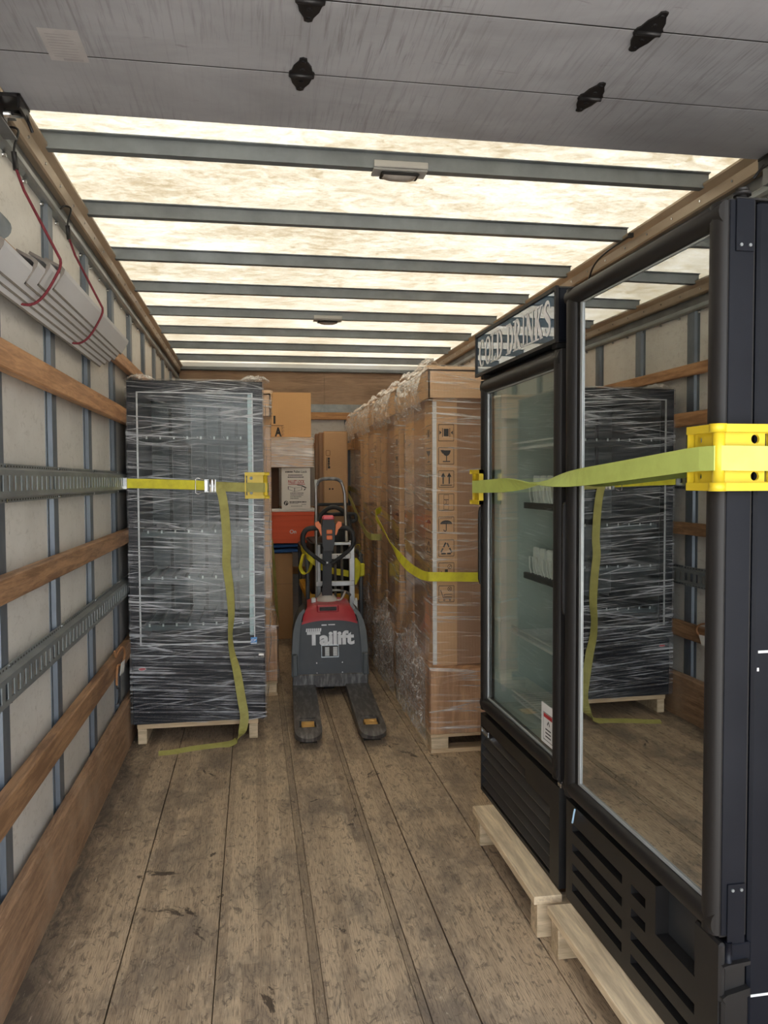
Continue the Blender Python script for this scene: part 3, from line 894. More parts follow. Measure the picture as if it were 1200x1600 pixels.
def corner_protector(corner, d1, d2, label, w1=.095, w2=.105, h=.142):
    """yellow plastic strap guard over an upright edge: d1, d2 run along the two faces"""
    c = Vector(corner); d1 = Vector(d1); d2 = Vector(d2)
    t = thing('corner_protector', label, 'corner protector', corner, 'yellow corner protectors under the cargo straps')
    th = .006
    body = MB()
    for d, o, w in ((d1, d2, w1), (d2, d1, w2)):
        out = -o
        for k in (0, th):
            mp = lambda u, v, d=d, out=out, k=k: c + d * u + out * k + Vector((0, 0, v))
            cu = w * .68
            for v0, v1 in ((-h / 2, 0), (0, h / 2)):
                cv = v0 + (h / 2) * (.44 if v0 < 0 else .56)
                fillpoly(body, [(0, v0), (w * .50, v0), (w * .50, v1), (0, v1)], mp)
                hole_rect(body, w * .50, w * .84, v0, v1, cu, cv, w * .085, mp)
                sl0, sl1 = (v0 + .018, v1 - .006) if v0 < 0 else (v0 + .006, v1 - .018)
                for a, b, e, f in ((.84, .88, v0, v1), (.94, 1.0, v0, v1), (.88, .94, v0, sl0), (.88, .94, sl1, v1)):
                    fillpoly(body, [(w * a, e), (w * b, e), (w * b, f), (w * a, f)], mp)
        # rims round the wing
        for za, zb in ((h / 2 - .016, h / 2), (-h / 2, -h / 2 + .016)):
            P = [c + d * (-.004) + out * 0, c + d * w, c + d * w + out * .020, c + out * .022 + d * (-.004)]
            body.add([p + Vector((0, 0, z)) for z in (za, zb) for p in P],
                     [(0, 3, 2, 1), (4, 5, 6, 7), (0, 1, 5, 4), (1, 2, 6, 5), (2, 3, 7, 6), (3, 0, 4, 7)])
        P = [c + d * (w * .95), c + d * w, c + d * w + out * .018, c + d * (w * .95) + out * .018]
        body.add([p + Vector((0, 0, z)) for z in (-h / 2, h / 2) for p in P],
                 [(0, 3, 2, 1), (4, 5, 6, 7), (0, 1, 5, 4), (1, 2, 6, 5), (2, 3, 7, 6), (3, 0, 4, 7)])
    part('shell', body, 'yellow_pl', t)
    sp = MB()
    b = c - d1 * .004 - d2 * .004
    for z in (h / 2 - .008, -h / 2 + .008):
        sp.cyl(b + Vector((0, 0, z)) - d1 * .006 - d2 * .006, 'Z', .017, .017, 12)
    sp.cyl(b - d1 * .001 - d2 * .001, 'Z', .012, h - .03, 12)
    part('corner_spine', sp, 'yellow_pl', t)
    return t

def long_pallet(name, label, x0, x1, y0, y1, zt, along):
    """shipping base: deck boards on end bearers"""
    t = thing(name, label, 'pallet', ((x0 + x1) / 2, (y0 + y1) / 2, 0), 'pale wooden pallets under the refrigerators')
    th, bw = .026, .092
    if along == 'Y':
        n = 5
        for k in range(n):
            a = x0 + (x1 - x0 - bw) * k / (n - 1)
            part('deck_board', MB().box(a, a + bw, y0, y1, zt - th, zt, .002), 'pallet', t)
        for ya in (y0 + .004, y1 - .064):
            part('bearer', MB().box(x0 + .012, x1 - .01, ya, ya + .060, 0, zt - th - .0005, .003), 'block', t)
    else:
        n = 5
        for k in range(n):
            a = y0 + (y1 - y0 - bw) * k / (n - 1)
            part('deck_board', MB().box(x0, x1, a, a + bw, zt - th, zt, .002), 'pallet_x', t)
        for xa in (x0 + .002, x1 - .050):
            part('bearer', MB().box(xa, xa + .048, y0 + .006, y1 - .006, 0, zt - th - .0005, .003), 'block', t)
    return t

def frame_yz(mb, y0, y1, z0, z1, b, x0, x1):
    """door frame with rounded faces, seen from -X, opening inside"""
    bl, br_, bb, bt = b
    us, vs = [y0, y0 + bl, y1 - br_, y1], [z0, z0 + bb, z1 - bt, z1]
    mb.plate(us, vs, lambda i, j: not (i == 1 and j == 1), x0, x1, lambda u, v, w: (w, u, v))

def roundbar(mb, p0, p1, nrm, w, d, n=6):
    """half-round moulding from p0 to p1, w wide, standing d proud along nrm"""
    p0, p1, nrm = Vector(p0), Vector(p1), Vector(nrm)
    s = (p1 - p0).normalized().cross(nrm)
    prof = [(math.cos(math.pi * i / n), math.sin(math.pi * i / n)) for i in range(n + 1)]
    P = [p + s * (c * w / 2) + nrm * (sn * d) for p in (p0, p1) for c, sn in prof]
    k = n + 1
    F = [[i, i + 1, k + i + 1, k + i] for i in range(n)]
    mb.add(P, F, True)
    mb.add([P[i] for i in range(k)], [list(range(k))[::-1]]); mb.add([P[k + i] for i in range(k)], [list(range(k))])

# ================================================================== WRAPPED REFRIGERATOR, LEFT
FX0, FX1, FY, FB, FZ0, FZ1 = -.655, .055, 4.40, 5.10, .112, 1.965
long_pallet('wood_pallet', 'low wooden pallet under the stretch-wrapped refrigerator on the left', -.634, .014, 4.385, 5.09, .1115, 'X')
rf = thing('wrapped_refrigerator', 'tall black glass-door refrigerator wrapped in clear stretch film on the left', 'refrigerator', ((FX0 + FX1) / 2, FY, FZ0))
cab = MB()
cab.box(FX0, FX0 + .035, FY, FB, FZ0, FZ1, .003); cab.box(FX1 - .035, FX1, FY, FB, FZ0, FZ1, .003)
cab.box(FX0 + .03, FX1 - .03, FB - .03, FB, FZ0, FZ1); cab.box(FX0 + .03, FX1 - .03, FY, FB, FZ1 - .04, FZ1)
cab.box(FX0 + .03, FX1 - .03, FY + .002, FB, .44, .52)
part('cabinet', cab, 'black_metal', rf)
ln = MB()
ln.box(FX0 + .036, FX0 + .042, FY + .04, FB - .04, .521, FZ1 - .05); ln.box(FX1 - .042, FX1 - .036, FY + .04, FB - .04, .521, FZ1 - .05)
ln.box(FX0 + .036, FX1 - .036, FB - .045, FB - .031, .521, FZ1 - .05)
part('liner', ln, 'liner_grey', rf)
st = MB()
for x in (-.50, -.385, -.29, -.20, -.10):  # dark bars imitate the bands reflected in the door glass
    st.box(x - .010, x + .010, FB - .055, FB - .046, .55, FZ1 - .08)
part('standard_or_reflection', st, 'dark_in', rf)
df = MB()
df.plate([FX0, FX0 + .048, FX1 - .052, FX1], [.483, .545, 1.905, FZ1], lambda i, j: not (i == 1 and j == 1), FY - .045, FY - .003, lambda u, v, w: (u, w, v))
dfo = part('door', df, 'black_metal', rf)
part('glass_pane', MB().box(FX0 + .046, FX1 - .050, FY - .034, FY - .030, .543, 1.907), 'glass_plain', dfo)
tr = MB()
for a, b, c2, d in ((FX0 + .048, FX0 + .056, .545, 1.905), (FX1 - .058, FX1 - .052, .545, 1.905)):
    tr.box(a, b, FY - .046, FY - .040, c2, d)
tr.box(FX0 + .05, FX1 - .055, FY - .046, FY - .040, .545, .552); tr.box(FX0 + .05, FX1 - .055, FY - .046, FY - .040, 1.899, 1.905)
part('glass_gasket', tr, 'gasket', dfo)
part('light_strip', MB().box(-.026, -.001, FY - .028, FY - .018, .58, 1.90, .003), 'led', dfo, 'pale upright light strip')
stk = part('energy_sticker', MB().box(-.022, .012, FY - .0475, FY - .0462, .535, .572), 'blue_sticker', dfo, 'blue square energy sticker')
sw = MB(); smp = lambda u, v: (-.022 + u * .034, FY - .0479, .535 + v * .037)
stroke(sw, arc(.38, .45, .30, .30, 20, 200, 10), .07, smp); fillpoly(sw, [(.05, .06), (.95, .06), (.95, .2), (.05, .2)], smp)
stroke(sw, [(.2, .5), (.55, .42), (.9, .72)], .08, smp)
part('sticker_mark', sw, 'paper', stk)
kp = MB(); kp.box(FX0 + .003, FX1 - .003, FY - .030, FY + .01, FZ0 + .002, .462, .006)
kpo = part('kick_panel', kp, 'black_metal', rf)
bd = MB(); bmp = lambda u, v: (-.600 + u, FY - .0315, .418 + v)
fillpoly(bd, arc(0, 0, .022, .011, 0, 345, 23), bmp)
bdo = part('badge', bd, 'chrome', kpo, 'small oval badge')
bt = MB(); fillpoly(bt, arc(0, 0, .018, .008, 0, 345, 23), lambda u, v: (-.600 + u, FY - .0319, .418 + v)); part('badge_field', bt, 'ink_red', bdo)
hg = MB(); hg.box(.020, .050, FY - .05, FY - .01, .468, .480, .002); hg.cyl((.038, FY - .034, .474), 'Z', .009, .03, 12)
part('door_hinge', hg, 'chrome', rf)
SHELVES = (.625, .885, 1.14, 1.40, 1.655)
for z in SHELVES:
    mb = MB()
    mb.box(FX0 + .045, FX1 - .045, FY + .06, FY + .066, z - .018, z + .012)
    for i in range(13):
        y = FY + .08 + i * .045
        mb.box(FX0 + .045, FX1 - .045, y, y + .006, z - .004, z)
    for i in range(9):
        x = FX0 + .06 + i * .072
        mb.box(x, x + .004, FY + .07, FB - .06, z, z + .022)
    sh = part('shelf', mb, 'liner_grey' if z < 1.5 else 'dark_in', rf)
    tg = MB()
    for i in range(8):
        x = FX0 + .082 + i * .072
        tg.box(x, x + .009, FY + .0575, FY + .0595, z + .004, z + .020)
    part('lane_clips', tg, 'paper', sh, kind='stuff')
e = .006
keys = [(FZ0 + .004, FX0 - e, FX1 + e, FY - .05, FB + e, .002), (.45, FX0 - e, FX1 + e, FY - .052, FB + e, .003), (1.0, FX0 - e, FX1 + e, FY - .052, FB + e, .003),
        (1.85, FX0 - e, FX1 + e, FY - .052, FB + e, .004), (FZ1 + .002, FX0 - e, FX1 + e, FY - .050, FB + e, .006), (FZ1 + .012, FX0 + .02, FX1 - .02, FY - .02, FB - .02, .02),
        (FZ1 + .010, FX0 + .12, FX1 - .12, FY + .10, FB - .12, .03)]
part('stretch_wrap', wrap_shell(lerp_levels(keys, .03), 24, 1), 'film_fridge', rf, 'clear streaky stretch film')
for (cx, sgn, sd) in ((FX0 + .06, -1, 3), (FX1 - .04, 1, 4)):
    fn = lambda u, v, cx=cx: ((cx + (u - .5) * .16, FY - .03 + v * .14, FZ1 + .008 + .028 * math.sin(math.pi * u) * math.sin(math.pi * v)), (0, 0, 1))
    part('loose_film', crumple_sheet(fn, 22, 16, .02, sd, 30), 'film_crumple', rf)
# film standing off the right-hand edge
fn = lambda u, v: ((FX1 + .008 + .020 * math.sin(math.pi * min(1, u * 1.2)), FY - .03 + .05 * v, FZ0 + .05 + (FZ1 - FZ0 - .06) * u), (1, 0, 0))
part('loose_film', crumple_sheet(fn, 60, 5, .022, 6, 9), 'film_crumple', rf)

# ---- the strap across it
SY = FY - .066
ls = thing('cargo_strap', 'yellow strap tensioned across the wrapped refrigerator with its tail hanging to the floor', 'strap', (-.26, SY, 1.4))
up = (0, 0, .050)
part('webbing', MB().ribbon([(-.688, SY + .04, 1.419), (-.662, SY, 1.419), (-.50, SY, 1.4155), (-.30, SY, 1.408), (-.24, SY, 1.404)], [up] * 5, .003), 'strap', ls)
part('webbing', MB().ribbon([(-.235, SY + .002, 1.402), (-.10, SY, 1.396), (.055, SY - .012, 1.392), (.078, SY - .006, 1.392), (.084, SY + .03, 1.392), (.084, FB + .2, 1.36)], [up] * 6, .003), 'strap_old', ls)
bk = MB()
bk.box(-.256, -.196, SY - .016, SY - .012, 1.372, 1.436, .001); bk.box(-.256, -.196, SY - .016, SY + .004, 1.432, 1.437); bk.box(-.256, -.196, SY - .016, SY + .004, 1.371, 1.376)
bk.cyl((-.226, SY - .018, 1.404), 'Z', .008, .070, 10); bk.cyl((-.206, SY - .014, 1.404), 'Z', .006, .070, 10)
bk.tube([(-.262, SY - .006, 1.436), (-.290, SY - .012, 1.446), (-.303, SY - .012, 1.440), (-.303, SY - .012, 1.366), (-.290, SY - .012, 1.360), (-.262, SY - .006, 1.372)], .0025, 6)
bko = part('cam_buckle', bk, 'chrome', ls, 'steel cam buckle')
part('buckle_lever', MB().box(-.240, -.232, SY - .026, SY - .016, 1.374, 1.434, .001), 'galv_grey', bko)
fk = MB(); fk.box(-.686, -.655, SY - .006, SY + .010, 1.388, 1.450, .002); fk.box(-.690, -.676, SY + .0, SY + .030, 1.394, 1.444, .002)
part('end_fitting', fk, 'chrome', ls)
tail = [(-.190, SY - .008, 1.402), (-.168, SY - .012, 1.366), (-.152, SY - .010, 1.262), (-.142, SY - .008, 1.089), (-.146, SY - .012, .985), (-.130, SY - .016, .846), (-.123, SY - .018, .706), (-.130, SY - .020, .600),
        (-.122, SY - .022, .50), (-.098, SY - .026, .400), (-.074, SY - .030, .247), (-.060, SY - .040, .150), (-.075, SY - .050, .07), (-.115, SY - .055, .022), (-.171, 4.285, .006), (-.255, 4.270, .005), (-.337, 4.250, .005), (-.432, 4.215, .004), (-.503, 4.205, .004)]
tp = smooth_path(tail, 5)
angs = [0, .05, .1, .15, .35, .5, .85, 1.15, 1.0, .55, .2, .0, -.1, -.5, -1, -1, -1, -1, -1]
wv = []
for i in range(len(tp)):
    k = i / 5; a0 = int(min(k, len(angs) - 2)); a = angs[a0] + (angs[a0 + 1] - angs[a0]) * (k - a0)
    t = (tp[min(i + 1, len(tp) - 1)] - tp[max(i - 1, 0)]).normalized()
    if tp[i].z > .16:
        w = Vector((math.cos(a), math.sin(a) * .9, 0))
    else:
        f = max(0, min(1, (.16 - tp[i].z) / .15))
        w = Vector((1, 0, 0)).lerp(Vector((-.1, 1, 0)) if False else Vector((-t.y, t.x, .0)) * -1, f)
    if tp[i].z < .03: w = w + Vector((0, 0, .45))
    w = (w - t * w.dot(t))
    if w.length < .2: w = Vector((0, 1, 0)) - t * t.y
    wv.append(w.normalized() * .046)
for i in range(1, len(wv)):
    if wv[i].dot(wv[i - 1]) < 0: wv[i] = -wv[i]
part('webbing_tail', MB().ribbon(tp, wv, .0025), 'strap_old', ls, 'loose faded yellow tail trailing onto the floor')
corner_protector((.062, FY - .060, 1.404), (-1, 0, 0), (0, 1, 0), 'yellow corner protector on the right edge of the wrapped refrigerator', .105, .09)

# ================================================================== COLD DRINKS REFRIGERATOR
long_pallet('wood_pallet', 'pale wooden pallet under the cold drinks refrigerator', .846, 1.66, 2.288, 2.985, .1345, 'Y')
CX, CY0, CY1, CB, CZ0, CZ1 = .945, 2.31, 3.14, 1.62, .135, 1.99
cf = thing('display_refrigerator', 'black glass-door refrigerator with a cold drinks sign above its door', 'refrigerator', (CX, (CY0 + CY1) / 2, CZ0), rz=math.radians(.75))
cb = MB()
cb.box(CX + .022, CB, CY0, CY0 + .04, CZ0, CZ1, .004); cb.box(CX + .022, CB, CY1 - .04, CY1, CZ0, CZ1, .004)
cb.box(CB - .04, CB, CY0 + .02, CY1 - .02, CZ0, CZ1); cb.box(CX + .022, CB, CY0 + .02, CY1 - .02, 1.84, CZ1); cb.box(CX + .03, CB, CY0 + .02, CY1 - .02, CZ0 + .03, .50)
part('cabinet', cb, 'black_metal', cf)
lw = MB()
lw.box(CX + .03, CB - .04, CY1 - .050, CY1 - .0402, .501, 1.839); lw.box(CX + .03, CB - .04, CY0 + .0402, CY0 + .050, .501, 1.839)
lw.box(CB - .052, CB - .0402, CY0 + .05, CY1 - .05, .501, 1.839); lw.box(CX + .03, CB - .05, CY0 + .05, CY1 - .05, .501, .512); lw.box(CX + .03, CB - .05, CY0 + .05, CY1 - .05, 1.828, 1.839)
part('liner', lw, 'liner_green', cf, 'pale green-white interior')
sd_ = MB()
for y in (CY1 - .16, CY1 - .50):
    sd_.box(CB - .060, CB - .0525, y - .018, y + .018, .56, 1.80)
part('standard_or_reflection', sd_, 'dark_in', cf)
for k, x in enumerate((CX + .055, CX + .42)):
    s2 = MB(); s2.box(x, x + .022, CY1 - .056, CY1 - .0505, .56, 1.80)
    for q in range(40): s2.box(x + .006, x + .016, CY1 - .0566, CY1 - .0558, .58 + q * .030, .592 + q * .030)
    part('side_standard', s2, 'white_pl', cf)
# shelves; two of them carry white bottle lanes
def lane_profile():
    pr = [(.0, .0), (.058, .0), (.058, .004), (.050, .008), (.046, .050), (.054, .062), (.054, .105), (.048, .112), (.010, .112), (.004, .105), (.004, .062), (.012, .050), (.008, .008), (.0, .004)]
    return pr
for z, kind in ((1.335, 'lane'), (1.05, 'lane'), (.815, 'rail'), (.55, 'rail'), (1.56, 'rail')):
    mb = MB()
    if kind == 'lane':
        mb.box(CX + .150, CX + .162, CY0 + .06, CY1 - .06, z - .022, z + .002); mb.box(CX + .56, CX + .572, CY0 + .06, CY1 - .06, z - .012, z)
        for i in range(24):
            y = CY0 + .07 + i * .03
            mb.box(CX + .15, CX + .572, y, y + .004, z - .006, z - .002)
        sh = part('shelf', mb, 'dark_in', cf)
        n = 9
        for i in range(n):
            y = CY1 - .115 - i * .072
            lm_ = MB()
            lm_.prism([(y - .058 + p[0], z + .003 + p[1] * .95) for p in lane_profile()], 'X', CX + .168, CX + .176)
            lm_.prism([(y - .058 + .010, z + .003), (y - .058 + .013, z + .003), (y - .058 + .013, z + .06), (y - .058 + .010, z + .06)], 'X', CX + .176, CX + .50)
            lm_.prism([(y - .010, z + .003), (y - .013, z + .003), (y - .013, z + .06), (y - .010, z + .06)], 'X', CX + .176, CX + .50)
            lm_.tube([(CX + .160, y - .052, z + .004), (CX + .152, y - .050, z + .03), (CX + .150, y - .046, z + .072), (CX + .150, y - .012, z + .072), (CX + .152, y - .008, z + .03), (CX + .160, y - .006, z + .004)], .003, 6)
            part('bottle_lane', lm_, 'lane', sh, 'white plastic bottle lane')
    else:
        mb.box(CX + .10, CX + .106, CY0 + .055, CY1 - .055, z + .012, z + .018); mb.box(CX + .10, CX + .106, CY0 + .055, CY1 - .055, z - .012, z - .004)
        for i in range(24):
            y = CY0 + .07 + i * .03
            mb.box(CX + .10, CB - .07, y, y + .004, z - .004, z)
        part('shelf', mb, 'white_pl', cf)
# door
dm = MB()
frame_yz(dm, CY0 + .004, CY1 - .004, .480, 1.832, (.056, .050, .055, .052), CX - .010, CX + .022)
do = part('door', dm, 'door_black', cf)
ml = MB()
roundbar(ml, (CX - .010, CY0 + .010, 1.806), (CX - .010, CY1 - .010, 1.806), (-1, 0, 0), .046, .012); roundbar(ml, (CX - .010, CY0 + .010, .507), (CX - .010, CY1 - .010, .507), (-1, 0, 0), .050, .012)
roundbar(ml, (CX - .010, CY0 + .032, .484), (CX - .010, CY0 + .032, 1.829), (-1, 0, 0), .050, .012); roundbar(ml, (CX - .010, CY1 - .029, .484), (CX - .010, CY1 - .029, 1.829), (-1, 0, 0), .044, .012)
part('door_moulding', ml, 'door_black', do)
part('glass_pane', MB().box(CX + .000, CX + .004, CY0 + .058, CY1 - .050, .532, 1.782), 'glass_green', do)
gk = MB(); frame_yz(gk, CY0 + .060, CY1 - .054, .535, 1.780, (.004, .010, .007, .004), CX - .004, CX + .000); part('glass_gasket', gk, 'gasket', do)
hd = MB(); hd.prism([(CX - .028, 1.02), (CX - .022, 1.00), (CX - .010, 1.00), (CX - .010, 1.32), (CX - .022, 1.32), (CX - .028, 1.30)], 'Y', CY1 - .022, CY1 - .006)
part('door_handle', hd, 'black_plastic', do)
wn = part('warning_sheet', MB().box(CX - .0028, CX - .0012, CY0 + .078, CY0 + .182, .556, .688), 'paper', do, 'white warning sheet with red heading')
wp = lambda u, v: (CX - .0033, CY0 + .182 - u * .104, .556 + v * .132)
w1 = MB(); stroke(w1, [(.18, .1), (.18, .78), (.92, .78), (.92, .1), (.18, .1)], .02, wp); stroke(w1, [(.5, .50), (.6, .60), (.7, .50)], .05, wp)
for k in range(3): stroke(w1, [(.35, .38 - k * .09), (.8, .38 - k * .09)], .035, wp)
part('sheet_print', w1, 'ink', wn); w2 = MB(); fillpoly(w2, [(.2, .66), (.9, .66), (.9, .76), (.2, .76)], wp); part('sheet_heading', w2, 'ink_red', wn)
# sign
so = MB()
SY0, SY1, SZ0, SZ1, SX = 2.330, 3.186, 1.852, 2.026, .926
so.box(SX + .002, SX + .20, SY0 + .002, SY1 - .002, SZ0 + .004, SZ1, .006)
sg = part('sign_box', so, 'black_metal', cf)
sf = MB(); frame_yz(sf, SY0, SY1, SZ0, SZ1, (.013, .011, .012, .012), SX - .006, SX + .004); part('sign_frame', sf, 'door_black', sg)
part('sign_face', MB().box(SX - .001, SX + .001, SY0 + .012, SY1 - .010, SZ0 + .011, SZ1 - .011), 'sign', sg, 'glossy blue sign reflecting the roof')
for y in (SY0 + .05, SY1 - .05): part('sign_bracket', MB().box(SX + .01, SX + .05, y - .02, y + .02, SZ0 - .012, SZ0 + .006, .002), 'black_plastic', sg)
lt = MB()
def glyph(ch, x, w):
    T, t = .25 * w, .09 * w                                # thick and thin stems
    y0, y1 = 0.0, 1.0
    mp = lambda u, v: (SX - .0022, SY1 - .045 - (x + u) * .092, SZ0 + .034 + v * .108)
    def ser(cx, cy, l=.34): stroke(lt, [(cx - l * w, cy), (cx + l * w, cy)], .05, mp)
    def stem(cx, wd=T):
        stroke(lt, [(cx, 0), (cx, 1)], wd, mp); ser(cx, .02); ser(cx, .98)
    def ell(cx, rx, a0, a1, n=20):
        pts = arc(cx, .5, rx, .47, a0, a1, n)
        ws = [t + (T - t) * abs(math.cos(math.radians(a0 + (a1 - a0) * i / n))) ** 1.3 for i in range(n + 1)]
        stroke(lt, pts, ws, mp)
    if ch == 'C': ell(w * .48, w * .34, 48, 312); stroke(lt, [(w * .74, .70), (w * .74, .97)], t, mp); stroke(lt, [(w * .74, .05), (w * .74, .25)], t, mp)
    elif ch == 'O': ell(w * .5, w * .36, 0, 360, 28)
    elif ch == 'L': stem(w * .28); stroke(lt, [(w * .2, .03), (w * .85, .03)], .055, mp); stroke(lt, [(w * .82, .02), (w * .86, .26)], t, mp)
    elif ch == 'D': stem(w * .24); ell(w * .30, w * .52, -90, 90, 16)
    elif ch == 'R':
        stem(w * .24); stroke(lt, arc(w * .3, .73, w * .40, .25, -90, 90, 12), [t + (T - t) * math.sin(math.pi * i / 12) for i in range(13)], mp)
        stroke(lt, [(w * .42, .48), (w * .82, .02)], T * .9, mp); ser(w * .84, .02, .18)
    elif ch == 'I': stem(w * .5)
    elif ch == 'N': stem(w * .16, t * 1.3); stem(w * .84, t * 1.3); stroke(lt, [(w * .16, .98), (w * .84, .02)], T, mp)
    elif ch == 'K': stem(w * .24); stroke(lt, [(w * .3, .42), (w * .8, .97)], t * 1.4, mp); stroke(lt, [(w * .42, .55), (w * .84, .03)], T, mp); ser(w * .82, .98, .18); ser(w * .86, .02, .16)
    elif ch == 'S':
        pts = smooth_path([(w * .76, .76, 0), (w * .66, .93, 0), (w * .46, .97, 0), (w * .26, .88, 0), (w * .24, .70, 0), (w * .45, .54, 0), (w * .70, .38, 0), (w * .74, .20, 0), (w * .56, .04, 0), (w * .34, .05, 0), (w * .20, .24, 0)], 4)
        n = len(pts); stroke(lt, [(p.x, p.y) for p in pts], [t + (T - t) * math.sin(math.pi * i / (n - 1)) ** 2 for i in range(n)], mp)
xx = 0.0
for ch in 'COLD DRINKS':
    w = {' ': .45, 'I': .5, 'L': .72}.get(ch, .84)
    if ch != ' ': glyph(ch, xx, w)
    xx += w * 1.0
part('sign_letters', lt, 'sign_letter', sg, 'white lettering COLD DRINKS')
M['louvre'] = mk('louvre_black', (.030, .027, .025), (.04, .036, .033), .4)
# louvred grille below the door
gr = MB(); frame_yz(gr, CY0 + .004, CY1, CZ0 + .003, .462, (.075, .012, .012, .05), CX - .014, CX + .02)
gro = part('grille', gr, 'black_plastic', cf)
for k in range(6):
    z = .158 + k * .0435
    yb = CY0 + .072 if k < 5 else CY0 + .30
    part('louvre', MB().prism([(CX - .010, z), (CX - .006, z + .004), (CX + .016, z + .034), (CX + .012, z + .032), (CX - .012, z + .006)], 'Y', yb, CY1 - .010), 'louvre', gro)
part('back_panel', MB().box(CX + .018, CX + .022, CY0 + .02, CY1 - .01, CZ0 + .01, .45), 'dark_in', gro)
part('grille_blank', MB().box(CX - .012, CX + .01, CY0 + .07, CY0 + .31, .372, .415), 'black_plastic', gro)
nm = MB(); frame_yz(nm, CY1 - .105, CY1 - .020, .388, .408, (.004, .004, .004, .004), CX - .017, CX - .012)
part('name_plate', nm, 'chrome', gro); part('name_plate_field', MB().box(CX - .0145, CX - .012, CY1 - .103, CY1 - .022, .390, .406), 'galv_grey', gro)
mk_ = MB(); mpp = lambda u, v: (CX - .0146, CY0 + .155 - u, .402 + v)
stroke(mk_, [(0, .03), (0, 0), (.03, .0)], .009, mpp); stroke(mk_, [(.016, .028), (.016, .012), (.03, .012)], .005, mpp)
part('stamped_mark', mk_, 'ink', gro)
# hinge and its screws
hh = MB(); hh.box(CX - .012, CX + .03, CY0 - .004, CY0 + .022, .463, .478, .002); hh.cyl((CX - .002, CY0 + .010, .471), 'Z', .007, .02, 10)
part('door_hinge', hh, 'chrome', cf)

# ================================================================== LARGE REFRIGERATOR, NEAREST
long_pallet('wood_pallet', 'pale wooden pallet under the large nearest refrigerator', .868, 1.68, 1.50, 2.238, .1345, 'Y')
BX, BY0, BY1, BB, BZ0, BZ1 = .945, 1.480, 2.268, 1.66, .135, 1.995
bf = thing('display_refrigerator', 'large black refrigerator nearest the camera with a mirror-like glass door', 'refrigerator', (BX, (BY0 + BY1) / 2, BZ0), rz=math.radians(.8))
bc = MB()
CBX = BX + .072
bc.box(CBX, BB, BY0, BY0 + .045, BZ0, BZ1, .006); bc.box(CBX, BB, BY1 - .045, BY1, BZ0, BZ1, .006); bc.box(BB - .04, BB, BY0 + .02, BY1 - .02, BZ0, BZ1)
bc.box(CBX, BB, BY0 + .02, BY1 - .02, BZ1 - .06, BZ1); bc.box(CBX, BB, BY0 + .02, BY1 - .02, .44, .50); bc.box(CBX, BB, BY0 + .02, BY1 - .02, BZ0, BZ0 + .02)
part('cabinet', bc, 'black_metal', bf)
bl = MB(); bl.box(CBX + .01, BB - .045, BY0 + .046, BY0 + .05, .501, BZ1 - .062); bl.box(CBX + .01, BB - .045, BY1 - .05, BY1 - .046, .501, BZ1 - .062); bl.box(BB - .05, BB - .041, BY0 + .05, BY1 - .05, .501, BZ1 - .062)
part('liner', bl, 'dark_in', bf)
for z in (.62, .92, 1.22, 1.52, 1.76):
    mb = MB(); mb.box(CBX + .05, CBX + .056, BY0 + .06, BY1 - .06, z - .01, z + .012)
    for i in range(16):
        y = BY0 + .07 + i * .042; mb.box(CBX + .05, BB - .08, y, y + .005, z - .004, z)
    part('shelf', mb, 'dark_in', bf)
bd_ = MB(); frame_yz(bd_, BY0, BY1, .468, BZ1, (.056, .076, .052, .050), BX + .004, BX + .064)
bdo = part('door', bd_, 'door_black', bf)
bm = MB()
roundbar(bm, (BX + .004, BY0 + .004, BZ1 - .024), (BX + .004, BY1 - .004, BZ1 - .024), (-1, 0, 0), .046, .020); roundbar(bm, (BX + .004, BY0 + .004, .494), (BX + .004, BY1 - .004, .494), (-1, 0, 0), .050, .018)
roundbar(bm, (BX + .004, BY0 + .028, .470), (BX + .004, BY0 + .028, BZ1 - .002), (-1, 0, 0), .054, .018); roundbar(bm, (BX + .004, BY1 - .030, .470), (BX + .004, BY1 - .030, BZ1 - .002), (-1, 0, 0), .058, .018)
part('door_moulding', bm, 'door_black', bdo)
sk = MB(); sk.box(BX + .006, BX + .060, BY0 - .003, BY0 + .001, .472, BZ1 - .002, .001)
part('door_edge', sk, 'black_metal', bdo)
part('glass_pane', MB().box(BX + .010, BX + .016, BY0 + .050, BY1 - .074, .515, BZ1 - .046), 'glass_low_e', bdo, 'mirror-like door glass reflecting the left wall')
bg = MB(); frame_yz(bg, BY0 + .054, BY1 - .074, .519, BZ1 - .049, (.003, .016, .009, .004), BX + .006, BX + .0095); part('glass_gasket', bg, 'gasket', bdo)
bh = MB(); bh.prism([(BX - .020, 1.04), (BX - .014, 1.02), (BX + .006, 1.02), (BX + .006, 1.36), (BX - .014, 1.36), (BX - .020, 1.34)], 'Y', BY1 - .016, BY1 - .002)
part('door_handle', bh, 'black_plastic', bdo)
for z0, z1, nm_ in ((.575 - .12, .582, 'lower'), (1.89, BZ1, 'upper')):
    hp = MB(); hp.box(BX + .018, BX + .058, BY0 - .007, BY0 - .003, z0, z1, .001)
    hpo = part('hinge_plate', hp, 'black_metal', bf)
    sc = MB(); zz = (z1 - .012) if nm_ == 'lower' else (z0 + .012)
    for x in (BX + .028, BX + .048): sc.cyl((x, BY0 - .008, zz), 'Y', .0035, .003, 8)
    part('screws', sc, 'galv_grey', hpo, kind='stuff')
hb = MB(); hb.cyl((BX + .042, BY0 + .012, BZ1 + .012), 'Z', .009, .024, 10); hb.cyl((BX + .042, BY0 + .012, BZ1 + .014), 'Z', .018, .006, 10); hb.cyl((BX + .042, BY0 + .012, BZ1 + .022), 'Z', .013, .008, 6)
hb.box(BX + .02, BX + .16, BY0 - .002, BY0 + .04, BZ1, BZ1 + .004)
part('hinge_bolt', hb, 'black_plastic', bf)
